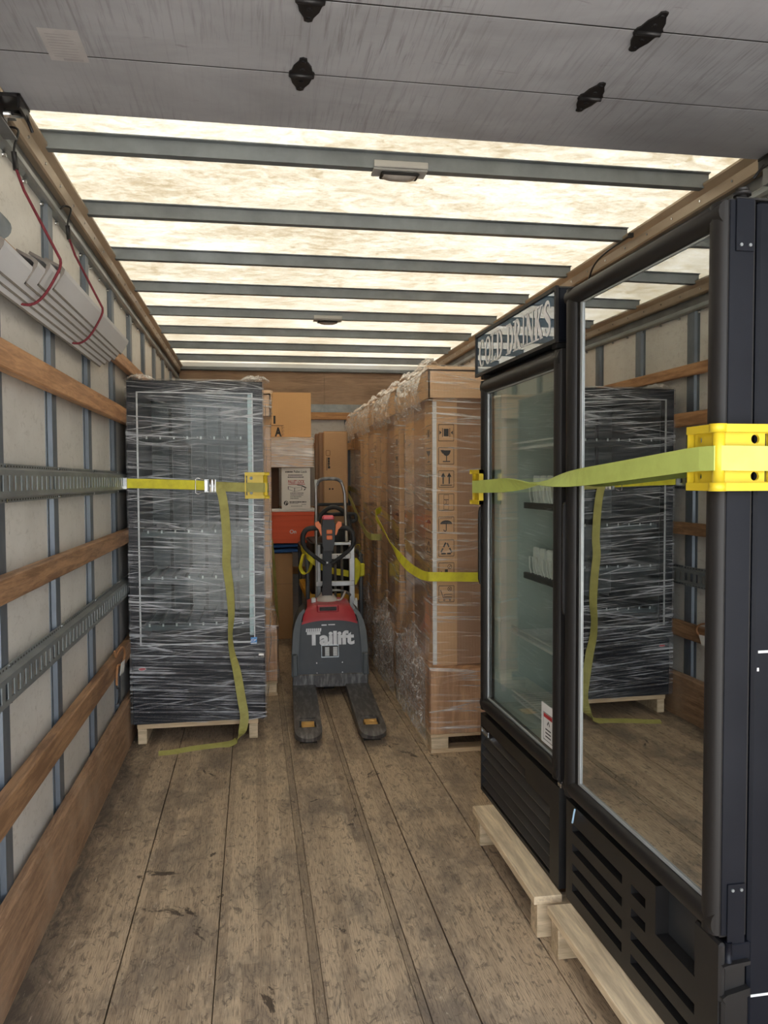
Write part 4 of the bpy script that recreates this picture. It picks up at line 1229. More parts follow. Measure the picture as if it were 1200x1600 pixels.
lh = MB(); lh.box(BX + .016, BX + .075, BY0 - .004, BY0 + .020, .415, .452, .003); lh.cyl((BX + .022, BY0 - .004, .437), 'Z', .008, .044, 10)
part('hinge_knuckle', lh, 'black_metal', bf)
# moulded slotted grille panel: slots, hinge pocket and shaped near corner
gp = MB()
ys = [BY0, 1.566, 1.735, 1.783, 1.857, 1.905, 2.222, BY1]
zs = [BZ0 + .003, .180, .206, .242, .267, .303, .328, .364, .389, .447]
slots = (1, 3, 5, 7)
def solid(i, j):
    if j in slots:
        if i == 5: return False                                  # far column of slots
        if i in (1, 2, 3) and j in (1, 3): return False
        if i == 3 and j in (5, 7): return False
    if i == 1 and j >= 6: return False                           # pocket under the door hinge
    return True
gp.plate(ys, zs, solid, BX + .034, BX + .002, lambda u, v, w: (w, u, v))
gpo = part('grille', gp, 'black_plastic', bf, 'moulded black grille with long slots')
pk = MB(); pk.box(BX + .004, BX + .085, 1.566, 1.735, .316, .326); pk.box(BX + .004, BX + .085, 1.733, 1.739, .326, .447); pk.box(BX + .080, BX + .086, 1.566, 1.735, .316, .447)
part('hinge_pocket', pk, 'black_plastic', gpo)
part('back_panel', MB().box(BX + .036, BX + .042, BY0 + .03, BY1 - .01, BZ0 + .01, .440), 'dark_in', gpo)
cs = MB()
cs.box(BX + .006, CBX - .004, BY0 - .012, BY0 + .03, BZ0 + .003, .345, .006)
cs.prism([(BX + .002, .345), (BX + .012, .330), (CBX - .006, .345), (CBX - .006, .362), (BX + .014, .352)], 'Y', BY0 - .016, BY0 + .02)
cs.box(BX + .012, CBX - .008, BY0 - .002, BY0 + .01, .35, .415, .002)
cs.prism([(BX + .004, .413), (BX + .012, .405), (CBX - .006, .412), (CBX - .006, .420), (BX + .016, .416)], 'Y', BY0 - .016, BY0 + .02)
cs.box(BX, BX + .016, BY0 - .008, BY0 + .09, .33, .458, .005)
part('corner_cover', cs, 'black_plastic', gpo)
tw = MB(); tw.tube(smooth_path([(BX - .002, 2.195, .445), (BX - .008, 2.190, .430), (BX - .010, 2.192, .412), (BX - .008, 2.200, .402)], 4), .003, 6)
part('plastic_tie', tw, mk('blue_tie', (.45, .66, .85), (.38, .6, .8), .4), gpo, 'pale blue plastic tie')
for q in ((CBX + .012, CBX + .07, 1.066, 1.071), (CBX + .006, CBX + .07, .331, .336), (CBX + .010, CBX + .014, 1.028, 1.035)):
    part('chalk_mark', MB().box(q[0], q[1], BY0 - .0016, BY0 - .0002, q[2], q[3]), 'paper', bf, 'white chalk mark')

# ---- protectors and the twisted strap across both refrigerators
corner_protector((.930, 1.463, 1.472), (0, 1, 0), (1, 0, 0), 'large yellow corner protector on the near edge of the big refrigerator', .090, .110, .134)
corner_protector((.911, 3.150, 1.400), (0, -1, 0), (1, 0, 0), 'yellow corner protector on the far edge of the cold drinks refrigerator', .095, .090, .140)
rs = thing('cargo_strap', 'lime yellow strap with a half twist stretched across the two black refrigerators', 'strap', (.91, 2.3, 1.42))
P, W = [], []
P += [(1.60, 3.184, 1.395), (1.20, 3.182, 1.397), (.95, 3.180, 1.398), (.900, 3.174, 1.400)]; W += [Vector((0, 0, .050))] * 4
P.append((.888, 3.13, 1.4005)); W.append(Vector((0, 0, .050)))
n = 36
for i in range(n + 1):
    y = 3.04 - (3.04 - 1.56) * i / n
    f = i / n
    tw_ = max(0, min(1, (y - 2.90) / (1.95 - 2.90)))
    a = math.pi * (tw_ * tw_ * (3 - 2 * tw_))
    P.append((.889 + .019 * f, y, 1.402 + (1.468 - 1.402) * f - .010 * math.sin(math.pi * f)))
    W.append(Vector((-math.sin(a), 0, math.cos(a))) * .050)
for p in ((.909, 1.50, 1.4705), (.914, 1.455, 1.471), (.925, 1.447, 1.471), (.96, 1.444, 1.4705), (1.10, 1.444, 1.469), (1.66, 1.446, 1.466)):
    P.append(p); W.append(Vector((0, 0, -.050)))
part('webbing', MB().ribbon(P, W, .003), 'strap_lime', rs)

# ================================================================== WRAPPED CARTONS, RIGHT-HAND ROW
def symbol(mb, kind, mp):
    """black handling marks in a unit square"""
    S = lambda pts, w=.045: stroke(mb, pts, w, mp)
    S([(0, 0), (1, 0)], .035); S([(0, 1), (1, 1)], .035); S([(0, 0), (0, 1)], .035); S([(1, 0), (1, 1)], .035)
    if kind == 'clamp':
        fillpoly(mb, [(.34, .28), (.66, .28), (.66, .74), (.34, .74)], mp); S([(.26, .24), (.26, .78)]); S([(.74, .24), (.74, .78)])
        fillpoly(mb, [(.06, .38), (.20, .51), (.06, .64)], mp); fillpoly(mb, [(.94, .38), (.80, .51), (.94, .64)], mp)
    elif kind == 'fragile':
        fillpoly(mb, arc(.52, .84, .27, .34, 180, 360, 12), mp); S([(.52, .52), (.52, .18)], .06); S([(.28, .16), (.76, .16)], .07); fillpoly(mb, [(.12, .86), (.26, .62), (.34, .86)], mp)
    elif kind == 'up':
        for x in (.3, .7): S([(x, .2), (x, .66)], .09); fillpoly(mb, [(x - .16, .62), (x + .16, .62), (x, .9)], mp)
        S([(.12, .12), (.88, .12)], .05)
    elif kind == 'stack':
        for z in (.05, .66): S([(.34, z), (.66, z), (.66, z + .28), (.34, z + .28), (.34, z)], .03)
        S([(.34, .36), (.66, .36), (.66, .63), (.34, .63), (.34, .36)], .03)
        S([(.44, .56), (.54, .57), (.55, .50), (.44, .41), (.56, .41)], .035)
    elif kind == 'dry':
        fillpoly(mb, arc(.5, .56, .40, .24, 0, 180, 16), mp); S([(.5, .58), (.5, .22)], .06); S(arc(.42, .22, .08, .10, 0, -180, 8), .06)
        for i in range(6): S([(.12 + i * .13, .90), (.20 + i * .13, .94)], .035)
    elif kind == 'recycle':
        A, B, C2 = (.5, .90), (.10, .16), (.90, .16)
        for p, q in ((A, B), (B, C2), (C2, A)):
            d = (q[0] - p[0], q[1] - p[1]); S([(p[0] + d[0] * .08, p[1] + d[1] * .08), (p[0] + d[0] * .46, p[1] + d[1] * .46)], .10); S([(p[0] + d[0] * .56, p[1] + d[1] * .56), (p[0] + d[0] * .88, p[1] + d[1] * .88)], .10)
    elif kind == 'noroll':
        S(arc(.72, .76, .13, .13, 0, 360, 16), .03); S([(.63, .67), (.81, .85)], .03); S([(.1, .1), (.9, .1)], .04); fillpoly(mb, [(.4, .3), (.6, .3), (.6, .6), (.4, .6)], mp); S([(.15, .5), (.3, .3)], .04)
    elif kind == 'notruck':
        S(arc(.72, .80, .13, .13, 0, 360, 16), .03); S([(.63, .71), (.81, .89)], .03); S([(.63, .89), (.81, .71)], .03)
        S([(.12, .74), (.30, .24), (.90, .24)], .05); S([(.36, .46), (.88, .46), (.88, .32), (.36, .32), (.36, .46)], .04)
        for x in (.36, .74): S(arc(x, .12, .045, .045, 0, 360, 10), .04)
KINDS = ('clamp', 'fragile', 'up', 'stack', 'dry', 'recycle', 'noroll', 'notruck')

def wrapped_carton(loc, label, group, lx=.0):
    t = thing('wrapped_carton', label, 'carton', loc, group)
    PL = lambda n, mb, m, par=t, **k: part(n, mb, m, par, local=True, **k)
    Wd, Dp = .79, .90
    # pallet: skids, side boards, deck
    for y in (.0, .405, .81):
        PL('skid', MB().box(0, Wd, y, y + .09, 0, .022, .002), 'pallet_x')
    for a in (.0, .70):
        for y in (.0905, .4955):
            PL('skid', MB().box(a, a + .09, y, y + .314, 0, .022, .002), 'pallet')
    for ya in (.004, .40, .80):
        for a in (.004, .35, .69):
            PL('block', MB().box(a, a + .092, ya, ya + .092, .0225, .084, .002), 'block')
    for k in range(6):
        y = k * (Dp - .11) / 5
        PL('deck_board', MB().box(0, Wd, y, y + .11, .0845, .100, .002), 'pallet_x')
    # plywood skirt
    for a in ((0.002, Wd - .002, .004, .016), (0.002, Wd - .002, Dp - .016, Dp - .004), (.002, .014, .0165, Dp - .0165), (Wd - .014, Wd - .002, .0165, Dp - .0165)):
        PL('skirt_board', MB().box(a[0], a[1], a[2], a[3], .101, .440, .001), 'ply')
    PL('top_board', MB().box(.016, Wd - .016, .018, Dp - .018, .425, .439), 'ply')
    # carton with corner sleeves and lid
    PL('carton', MB().box(.046, Wd - .046, .090, Dp - .090, .4405, 1.985, .004), 'card_dk')
    x0, y0 = .033, .078
    for fx in (0, 1):
        for fy in (0, 1):
            sl = MB()
            X = (lambda d: x0 + d) if fx == 0 else (lambda d: Wd - x0 - d)
            Y = (lambda d: y0 + d) if fy == 0 else (lambda d: Dp - y0 - d)
            sl.prism([(X(0), Y(0)), (X(.130), Y(0)), (X(.130), Y(.011)), (X(.011), Y(.011)), (X(.011), Y(.20)), (X(0), Y(.20))], 'Z', .441, 1.855)
            s = PL('corner_sleeve', sl, 'card')
            if fx == 0 and fy == 0:
                pr = MB()
                for k, kd in enumerate(KINDS):
                    z = 1.634 - k * .1215
                    symbol(pr, kd, lambda u, v, z=z: (x0 + .030 + u * .082, y0 - .0008, z + v * .086))
                    symbol(pr, kd, lambda u, v, z=z: (x0 - .0008, y0 + .172 - u * .140, z + v * .086))
                PL('printed_symbols', pr, 'ink', s, label='black handling symbols')
                tw0 = .019 if loc[1] < 4 else .007
                ep = MB(); ep.prism([(x0 - .002, y0 - .002), (x0 + tw0, y0 - .002), (x0 + tw0, y0 - .0004), (x0 - .0004, y0 - .0004), (x0 - .0004, y0 + .008), (x0 - .002, y0 + .008)], 'Z', .45, 1.84)
                if loc[1] < 4: PL('edge_tape', ep, 'foam', s, label='white tape on the corner')
    li = MB()
    ly = .045
    li.box(lx, Wd - lx, ly, Dp - ly, 1.990, 2.018, .004)
    for a in ((lx, Wd - lx, ly, ly + .012), (lx, Wd - lx, Dp - ly - .012, Dp - ly), (lx, lx + .012, ly, Dp - ly), (Wd - lx - .012, Wd - lx, ly, Dp - ly)):
        li.box(a[0], a[1], a[2], a[3], 1.855, 2.005, .002)
    PL('lid', li, 'card_lt')
    # film
    e = .007
    cr = (0 - e, Wd + e, 0 - e, Dp + e); bo = (x0 - e, Wd - x0 + e, y0 - e, Dp - y0 + e); ca = (lx - e, Wd - lx + e, ly - e, Dp - ly + e)
    keys = [(.105, *cr, .010), (.20, *cr, .012), (.40, *cr, .010), (.445, *cr, .012), (.52, cr[0] + .012, cr[1] - .012, cr[2] + .03, cr[3] - .03, .014), (.66, *bo, .004), (.9, *bo, .001), (1.6, *bo, .001), (1.78, *bo, .003), (1.86, *ca, .006), (2.02, *ca, .006), (2.026, ca[0] + .02, ca[1] - .02, ca[2] + .02, ca[3] - .02, .02), (2.03, ca[0] + .1, ca[1] - .1, ca[2] + .1, ca[3] - .1, .03)]
    PL('stretch_wrap', wrap_shell(lerp_levels(keys, .03), 22, loc[1], 6), 'film_box', label='clear stretch film')
    if loc[0] < 0: return t
    # loose film: gathered over the lid edge, and tented at the foot of the left side
    fn = lambda u, v: ((ca[0] + .06 * (1 - v), ca[2] + (ca[3] - ca[2]) * u, 2.022 + .025 * math.sin(math.pi * v) + .012 * math.sin(9 * u)), (0, 0, 1))
    PL('loose_film', crumple_sheet(fn, 46, 8, .030, loc[1], 22), 'film_crumple')
    fn = lambda u, v: ((ca[0] - .004 - .02 * math.sin(math.pi * v), ca[2] + .10 + (ca[3] - ca[2] - .1) * u, 1.80 + .20 * v), (-1, 0, 0))
    PL('loose_film', crumple_sheet(fn, 40, 14, .016, loc[1] + 2, 16), 'film_crumple')
    def tent(u, v):
        z = .06 + .56 * v * (1 - .35 * abs(2 * u - 1))
        x = cr[0] + (bo[0] - cr[0]) * max(0, (z - .42) / .22) if z > .42 else cr[0] - .006
        return ((x - .004, cr[2] + .04 + (cr[3] - cr[2] - .04) * u, z), (-1, 0, 0))
    PL('loose_film', crumple_sheet(tent, 44, 26, .034, loc[1] + 5, 11), 'film_crumple')
    return t
G = 'wrapped cartons along the right wall'
NXT = ('second', 'third', 'fourth')
wrapped_carton((.900, 3.968, 0), 'nearest stretch-wrapped carton on a plywood base with black handling symbols', G)
for k, nm in enumerate(('second wrapped carton of the right-hand row, just behind the nearest', 'third wrapped carton of the right-hand row, beside the pallet jack handle', 'last wrapped carton of the right-hand row, nearest the bulkhead')):
    wrapped_carton((.900 + .004 * k, 3.968 + .945 * (k + 1), 0), nm, G)
wrapped_carton((-.642, 5.235, 0), 'wrapped carton standing mostly hidden behind the wrapped refrigerator on the left', G, .026)
ck2 = [o for o in bpy.data.objects if o.name.startswith('wrapped_carton')]
# black-and-white label on the second carton
lbm = MB(); lp = lambda u, v: (.9215, 5.30 - u * .05, 1.10 + v * .16)
second = bpy.data.objects['wrapped_carton.001']
fillpoly(lbm, [(0, .62), (1, .62), (1, 1), (0, 1)], lp); fillpoly(lbm, [(.1, .36), (.9, .36), (.9, .56), (.1, .56)], lp); fillpoly(lbm, [(.1, .0), (.7, .0), (.7, .3), (.1, .3)], lp)
lo_ = part('shipping_label', lbm, 'paper', second, 'small white shipping label')
lbi = MB(); lp2 = lambda u, v: (.9209, 5.30 - u * .05, 1.10 + v * .16)
fillpoly(lbi, [(.2, .70), (.7, .70), (.7, .92), (.2, .92)], lp2); fillpoly(lbi, [(.3, .10), (.55, .10), (.55, .22), (.3, .22)], lp2)
part('label_print', lbi, 'ink', lo_)

# ---- straps over the cartons
def strap_path(name, label, pts, ws, mat, k=5):
    t = thing(name, label, 'strap', pts[0], None)
    P = smooth_path(pts, k); W = []
    for i in range(len(P)):
        q = min(i / k, len(ws) - 1.001); a = int(q); W.append((Vector(ws[a]).lerp(Vector(ws[a + 1]), q - a)).normalized() * .048)
    part('webbing', MB().ribbon(P, W, .003), mat, t)
    return t
strap_path('cargo_strap', 'yellow strap slung round the front of the nearest wrapped carton',
           [(1.05, 5.905, 1.22), (.93, 5.86, 1.20), (.886, 5.70, 1.165), (.878, 5.30, 1.085), (.876, 4.98, 1.01), (.874, 4.70, .965), (.872, 4.40, .935), (.874, 4.10, .928), (.885, 3.99, .930), (.905, 3.953, .931), (.99, 3.950, .929), (1.20, 3.950, .922), (1.62, 3.950, .91)],
           [(0, 0, 1), (0, 0, 1), (0, 0, 1), (-.3, 0, 1), (-.5, 0, 1), (.3, 0, 1), (.5, 0, 1), (.25, 0, 1), (0, 0, 1), (0, 0, 1), (0, 0, 1), (0, 0, 1), (0, 0, 1)], 'strap')
strap_path('cargo_strap', 'faded yellow strap running down along the farther wrapped cartons',
           [(1.0, 7.76, 1.36), (.93, 7.72, 1.35), (.888, 7.50, 1.32), (.880, 7.1, 1.24), (.878, 6.6, 1.11), (.877, 6.2, 1.02), (.878, 5.98, 1.0), (.90, 5.89, 1.0), (1.0, 5.868, 1.0)],
           [(0, 0, 1)] * 9, 'strap_old')
# strap hanging behind the wrapped refrigerator
strap_path('cargo_strap', 'yellow strap hanging down beside the brown carton behind the refrigerator',
           [(.02, 6.150, 1.04), (.120, 6.152, 1.00), (.142, 6.155, .90), (.160, 6.16, .66), (.172, 6.165, .42), (.176, 6.17, .30)], [(.45, .9, 0)] * 6, 'strap_old')

# ================================================================== STACK AT THE FAR END
SY_ = 7.10
def plain_box(name, label, x0, x1, y0, y1, z0, z1, mat, cat='box', flap=True, group=None):
    t = thing(name, label, cat, ((x0 + x1) / 2, (y0 + y1) / 2, z0), group)
    part('body', MB().box(x0, x1, y0, y1, z0, z1 - (.003 if flap else 0), .003), mat, t)
    if flap:
        m = (y0 + y1) / 2
        part('flap', MB().box(x0 + .001, x1 - .001, y0 + .001, m - .001, z1 - .003, z1, .001), mat, t)
        part('flap', MB().box(x0 + .001, x1 - .001, m + .001, y1 - .001, z1 - .003, z1, .001), mat, t)
    return t
# brown carton at the bottom of the stack, on blocks
bx = plain_box('cardboard_box', 'large brown carton at the bottom of the far stack beside the cart', -.30, .345, SY_ + .02, 7.75, .002, .775, 'card_brown')
part('seam_tape', MB().box(-.299, .345, SY_ + .017, SY_ + .02, .50, .502), 'card_deep', bx)
for z0, lab in ((.7765, 'lower dark blue folded moving blanket on the brown carton'), (.8235, 'upper blue folded moving blanket under the orange box')):
    mb = MB()
    def g(u, v, z0=z0):
        a = 2 * math.pi * u
        c, s = math.cos(a), math.sin(a)
        ex = math.copysign(abs(c) ** .35, c); ez = math.copysign(abs(s) ** .6, s)
        x = -.25 + v * (.66 if z0 < .8 else .70)
        return (x, SY_ + .30 + .30 * ex, z0 + .0215 + .020 * ez + .004 * math.sin(9 * v + z0 * 90) * (1 + s) / 2)
    mb.grid(g, 28, 14, closed_u=True)
    mb.f.append([len(mb.v) - 28 + i for i in range(28)]); mb.sm.append(False)
    bo_ = thing('moving_blanket', lab, 'blanket', (.1, SY_ + .3, z0), 'folded blue blankets')
    part('folded_cloth', mb, 'blue_fabric', bo_)
    hm = MB(); hm.tube([(-.25 + .66 * i / 8, SY_ + .0005, z0 + .012 + .004 * math.sin(i)) for i in range(9)], .004, 6); part('hem', hm, 'blue_fabric', bo_)
ob = plain_box('orange_box', 'bright orange box with white lettering in the far stack', -.05, .540, SY_ - .01, 7.55, .8680, 1.1475, 'orange_box', flap=False)
part('lid_edge', MB().box(-.053, .543, SY_ - .014, 7.555, 1.115, 1.148, .002), 'orange_box', ob)
part('lettering', text_mb('On', lambda u, v: (.320 + u, SY_ - .0112, .955 + v), .058, .034, .012), 'letter_white', ob, 'white lettering')
fs = solo('foam_sheet', MB().box(-.06, .560, SY_ - .005, 7.55, 1.149, 1.176, .006), 'foam', 'white foam slab lying on the orange box', 'foam', (.25, 7.3, 1.149))
# white pallet-lock box, turned a little
wt = thing('white_box', 'white printed carton with a red heading on the foam slab', 'box', (.385, 7.26, 1.1765), rz=math.radians(0))
part('body', MB().box(.262, .520, SY_ + .0, 7.42, 1.1765, 1.545, .003), 'white_card', wt)
wt.rotation_euler = (0, 0, math.radians(-4))
Tm = lambda x, z: (lambda u, v: (x + u, SY_ - .0008, z + v))
for s_, x, z, w, h, m, b in (('Pallet Lock', .372, 1.498, .118, .022, 'ink', .012), ('PALLET LOCK', .322, 1.404, .145, .030, 'ink_red', .02)):
    part('lettering', text_mb(s_, Tm(x, z), w, h, b), m, wt)
bars = MB()                                                       # lines of print too small to read
for x, z, w, h in ((.298, 1.500, .066, .014), (.322, 1.474, .130, .008), (.318, 1.456, .142, .008), (.340, 1.314, .120, .006), (.340, 1.298, .115, .006), (.340, 1.282, .100, .006), (.340, 1.266, .074, .006), (.332, 1.232, .150, .010), (.332, 1.222, .080, .004), (.440, 1.214, .04, .004), (.345, 1.198, .10, .004)):
    u = 0.0
    while u < w:
        k = RND.uniform(.006, .016); fillpoly(bars, [(u, 0), (min(u + k, w), 0), (min(u + k, w), h), (u, h)], Tm(x, z)); u += k + .003
part('fine_print', bars, 'ink', wt, kind='stuff')
pic = MB(); pmp = lambda u, v: (.322 + u * .16, SY_ - .0008, 1.330 + v * .06)
stroke(pic, [(.0, .8), (.0, .35), (.35, .0), (.75, .25), (.75, .7), (.35, .55), (.0, .8)], .035, pmp); stroke(pic, [(.35, .0), (.35, .55)], .03, pmp); stroke(pic, [(.5, 1), (.75, .9), (1, .55)], .10, pmp); stroke(pic, [(.88, .2), (.95, .45)], .06, pmp)
part('line_drawing', pic, 'ink', wt)
rd = MB(); fillpoly(rd, [(0, 0), (.15, 0), (.15, .005), (0, .005)], lambda u, v: (.322 + u, SY_ - .0008, 1.394 + v)); part('red_rule', rd, 'ink_red', wt)
lg = MB(); lgm = lambda u, v: (.302 + u, SY_ - .0008, 1.228 + v); fillpoly(lg, arc(0, 0, .020, .021, 0, 345, 23), lgm); part('logo_disc', lg, 'ink', wt)
lg2 = MB(); lgm2 = lambda u, v: (.302 + u, SY_ - .0014, 1.228 + v); stroke(lg2, arc(.003, .004, .008, .008, -60, 220, 12), .005, lgm2); stroke(lg2, [(-.004, .004), (-.006, -.014)], .006, lgm2); part('logo_mark', lg2, 'white_card', wt)
sp_ = MB(); spm = lambda u, v: (.5208, SY_ + .02 + u, 1.20 + v)
for k in range(11): stroke(sp_, [(.03, .04 + k * .028), (.03 + RND.uniform(.1, .22), .04 + k * .028)], .006, spm)
part('side_print', sp_, 'ink', wt, kind='stuff')
# dark open carton beside it
plain_box('cardboard_box', 'dark brown carton to the left of the white printed carton', -.20, .235, SY_ + .16, 7.60, 1.177, 1.546, 'card_deep')
# wrapped carton lying on those two
wb_ = thing('wrapped_box', 'flat carton wrapped in whitish film under the box marked 1 A', 'box', (.2, 7.3, 1.5475))
part('carton', MB().box(-.10, .534, SY_ - .02, 7.6, 1.5475, 1.812, .004), 'card_lt', wb_)
part('stretch_wrap', wrap_shell(lerp_levels([(1.548, -.106, .540, SY_ - .026, 7.606, .006), (1.80, -.106, .540, SY_ - .026, 7.606, .006), (1.816, -.10, .534, SY_ - .02, 7.6, .004)], .02), 18, 9, 9), 'film_dense', wb_, 'whitish stretch film')
ba = plain_box('cardboard_box', 'orange-brown carton marked 1 and A on top of the far stack', -.06, .520, SY_ + .01, 7.58, 1.8185, 2.215, 'card_orange')
ba_m = lambda x, z: (lambda u, v: (x + u, SY_ + .0092, z + v))
part('lettering', text_mb('1', ba_m(.186, 1.935), .018, .072, .01), 'ink', ba)
part('lettering', text_mb('A', ba_m(.196, 1.822), .062, .082, .045), 'ink', ba)
fr_ = MB(); fm = ba_m(.10, 1.82); stroke(fr_, [(0, .10), (.175, .10)], .006, fm); stroke(fr_, [(.160, .10), (.160, .0)], .003, fm)
for k in range(3): stroke(fr_, arc(.172, .078 - k * .03, .007, .009, 0, 300, 8), .003, fm)
part('printed_frame', fr_, 'ink_brown', ba)
# tall flat cartons on end by the bulkhead
for k, (x0, y0, zt, mt) in enumerate(((.645, 7.30, 1.884, 'card'), (.606, 7.36, 1.876, 'card_dk'), (.578, 7.42, 1.868, 'card_dk'))):
    lab = ('front flat tall carton standing on end with a small printed mark', 'middle flat tall carton of the three on end by the bulkhead', 'rear flat tall carton of the three on end by the bulkhead')[k]
    t = thing('flat_carton', lab, 'carton', (x0 + .13, y0, 0), 'tall flat cartons by the bulkhead')
    bw_ = .228
    part('body', MB().box(x0, x0 + bw_, y0, y0 + .055, .0, zt - .004, .010), mt, t)
    part('end_flap', MB().box(x0 + .004, x0 + bw_ - .004, y0 + .003, y0 + .052, zt - .004, zt, .001), mt, t)
    if k == 0:
        fmp = lambda u, v: (x0 + .022 + u, 7.2992, v + 1.66); pm = MB()
        stroke(pm, [(.006, 0), (.036, 0), (.040, .004), (.040, .042), (.036, .046), (.006, .046), (.002, .042), (.002, .004), (.006, 0)], .005, fmp); part('printed_square', pm, 'ink_brown', t)
        pb = MB()
        for q0, q1, va, vb in ((0, .018, .014, .034), (.020, .048, .016, .032), (.050, .064, .014, .034), (.067, .078, .016, .030), (.080, .100, .016, .036), (0, .118, .004, .008)): fillpoly(pb, [(.004 + va, -.02 - q0), (.004 + vb, -.02 - q0), (.004 + vb, -.02 - q1), (.004 + va, -.02 - q1)], fmp)
        part('upright_print', pb, 'ink', t, kind='stuff')
        for hx in (.035, .062): 
            hb_ = MB(); fillpoly(hb_, arc(hx, -.31, .009, .008, 0, 330, 11), fmp); part('hand_hole', hb_, 'ink', t)

# ================================================================== BLACK FOLDED TROLLEY FRAME AGAINST THE FLAT CARTONS
fd = thing('trolley_frame', 'black folded trolley frame standing behind the aluminium hand truck', 'trolley', (.70, 7.22, 0))
for x in (.575, .845): part('upright', MB().tube([(x, 7.23, 0), (x, 7.23, 1.205)], .013, 10), 'black_plastic', fd)
for z in (1.195, 1.10, .25): part('crossbar', MB().box(.56, .86, 7.215, 7.245, z, z + .028, .006), 'black_plastic', fd)

# ================================================================== UTILITY CART
uc = thing('utility_cart', 'utility cart with grey tube sides and amber shelves behind the hand truck', 'cart', (.60, 6.45, 0))
for x in (.400, .806):
    b_ = .10
    pth = [(x, 5.95, .13), (x, 5.95, .78), (x, 5.958, .825), (x, 5.985, .852), (x, 6.03, .862), (x, 6.86, .885), (x, 6.915, .878), (x, 6.945, .855), (x, 6.952, .81), (x, 6.952, .13)]
    part('side_frame', MB().tube(smooth_path(pth, 4), .017, 10), 'post_grey', uc)
for z in (.515, .17):
    s_ = MB(); 
    s_.plate([.392, .432, .774, .814], [5.955, 6.00, 6.90, 6.945], lambda i, j: not (i == 1 and j == 1), z, z + .048, lambda u, v, w: (u, v, w))
    so_ = part('shelf_rim', s_, 'yellow_dk', uc)
    part('shelf_deck', MB().box(.43, .776, 5.998, 6.902, z + .008, z + .022), 'black_plastic', so_)
for x in (.43, .776):
    for y in (5.99, 6.91):
        w_ = MB(); w_.cyl((x, y, .055), 'X', .055, .03, 18); wo_ = part('caster_wheel', w_, 'rubber', uc)
        part('caster_fork', MB().box(x - .022, x + .022, y - .02, y + .02, .10, .17, .004), 'galv_grey', wo_)
bn = thing('storage_bin', 'black plastic bin standing on the upper shelf of the utility cart', 'bin', (.60, 6.4, .538))
m_ = MB()
def bin_wall(u, v):
    k = 1 + .06 * v; a = 2 * math.pi * u; c, s = math.cos(a), math.sin(a)
    ex = math.copysign(abs(c) ** .3, c); ey = math.copysign(abs(s) ** .3, s)
    return (.603 + .155 * k * ex, 6.42 + .34 * k * ey, .538 + .40 * v)
m_.grid(bin_wall, 40, 6, closed_u=True); m_.f.append(list(range(40))[::-1]); m_.sm.append(False)
part('tub', m_, 'black_plastic', bn)
rm = MB(); rm.tube([Vector(bin_wall(i / 40, 1)) for i in range(40)], .010, 8, closed=True); part('rim', rm, 'black_plastic', bn)
part('lid', MB().box(.46, .745, 6.10, 6.74, .930, .945, .004), 'black_plastic', bn)
# tools lying on the bin: drill case and hose
tc_ = thing('power_tool', 'dark power tool case lying on the black bin behind the hand truck', 'tool case', (.62, 6.2, .9455))
part('case', MB().box(.545, .742, 6.02, 6.34, .9455, 1.085, .012), 'black_plastic', tc_)
tr_ = MB(); [tr_.box(.555 + i * .03, .575 + i * .03, 6.012, 6.021, .97, 1.06, .002) for i in range(6)]
part('ribs', tr_, 'rubber', tc_, kind='stuff')
hs = thing('rubber_hose', 'coiled black rubber hose looped over the top of the hand truck', 'hose', (.60, 5.83, 1.1))
ho = MB(); ho.tube(smooth_path([(.47, 5.84, 1.10), (.49, 5.84, 1.165), (.55, 5.835, 1.222), (.62, 5.83, 1.225), (.685, 5.83, 1.165), (.712, 5.83, 1.06), (.716, 5.83, .96), (.70, 5.84, .90)], 5), .017, 10)
part('outer_loop', ho, 'rubber', hs)
h2 = MB(); h2.tube(smooth_path([(.50, 5.87, 1.19), (.56, 5.87, 1.175), (.64, 5.87, 1.178), (.72, 5.87, 1.178), (.755, 5.87, 1.17), (.758, 5.87, 1.13), (.72, 5.87, 1.12)], 5), .014, 10)
part('inner_loop', h2, 'rubber', hs)

# ---- straps draped on the cart
strap_path('cargo_strap', 'yellow strap looped over the left side rail of the utility cart',
           [(.372, 6.30, .90), (.375, 6.10, .885), (.40, 5.92, .858), (.43, 5.90, .83), (.47, 5.89, .80), (.52, 5.89, .77), (.60, 5.89, .745), (.66, 5.89, .735), (.72, 5.90, .72)], [(0, .2, 1)] * 9, 'strap')
strap_path('cargo_strap', 'small yellow strap loop hanging from the left rail of the utility cart',
           [(.372, 6.02, .87), (.352, 5.93, .82), (.345, 5.92, .775), (.365, 5.915, .735), (.395, 5.91, .735), (.420, 5.915, .775), (.428, 5.92, .83), (.40, 5.96, .885)], [(.5, .8, .1)] * 8, 'strap')
yb = thing('strap_bundle', 'bright yellow folded strap bundle hanging by the right side of the hand truck', 'strap', (.755, 5.90, .74))
def bun(u, v):
    a = 2 * math.pi * u; pr_ = (.012, .040, .047, .046, .040, .026, .010)
    q = v * 6; i = int(min(q, 5)); r_ = pr_[i] + (pr_[i + 1] - pr_[i]) * (q - i)
    return (.753 + r_ * math.cos(a) * 1.0, 5.885 + .022 * math.sin(a), .845 - .20 * v + .004 * math.sin(4 * a))
bm_ = MB(); bm_.grid(bun, 18, 13, closed_u=True); part('bundle', bm_, 'strap', yb)
part('hanging_loop', MB().ribbon(smooth_path([(.745, 5.89, .82), (.752, 5.885, .90), (.770, 5.885, .945), (.795, 5.90, .93), (.79, 5.92, .87)], 4), [(.004, .018, .002)] * 17, .002), 'strap', yb)
part('side_fold', MB().box(.785, .830, 5.90, 5.925, .70, .80, .008), 'strap', yb)

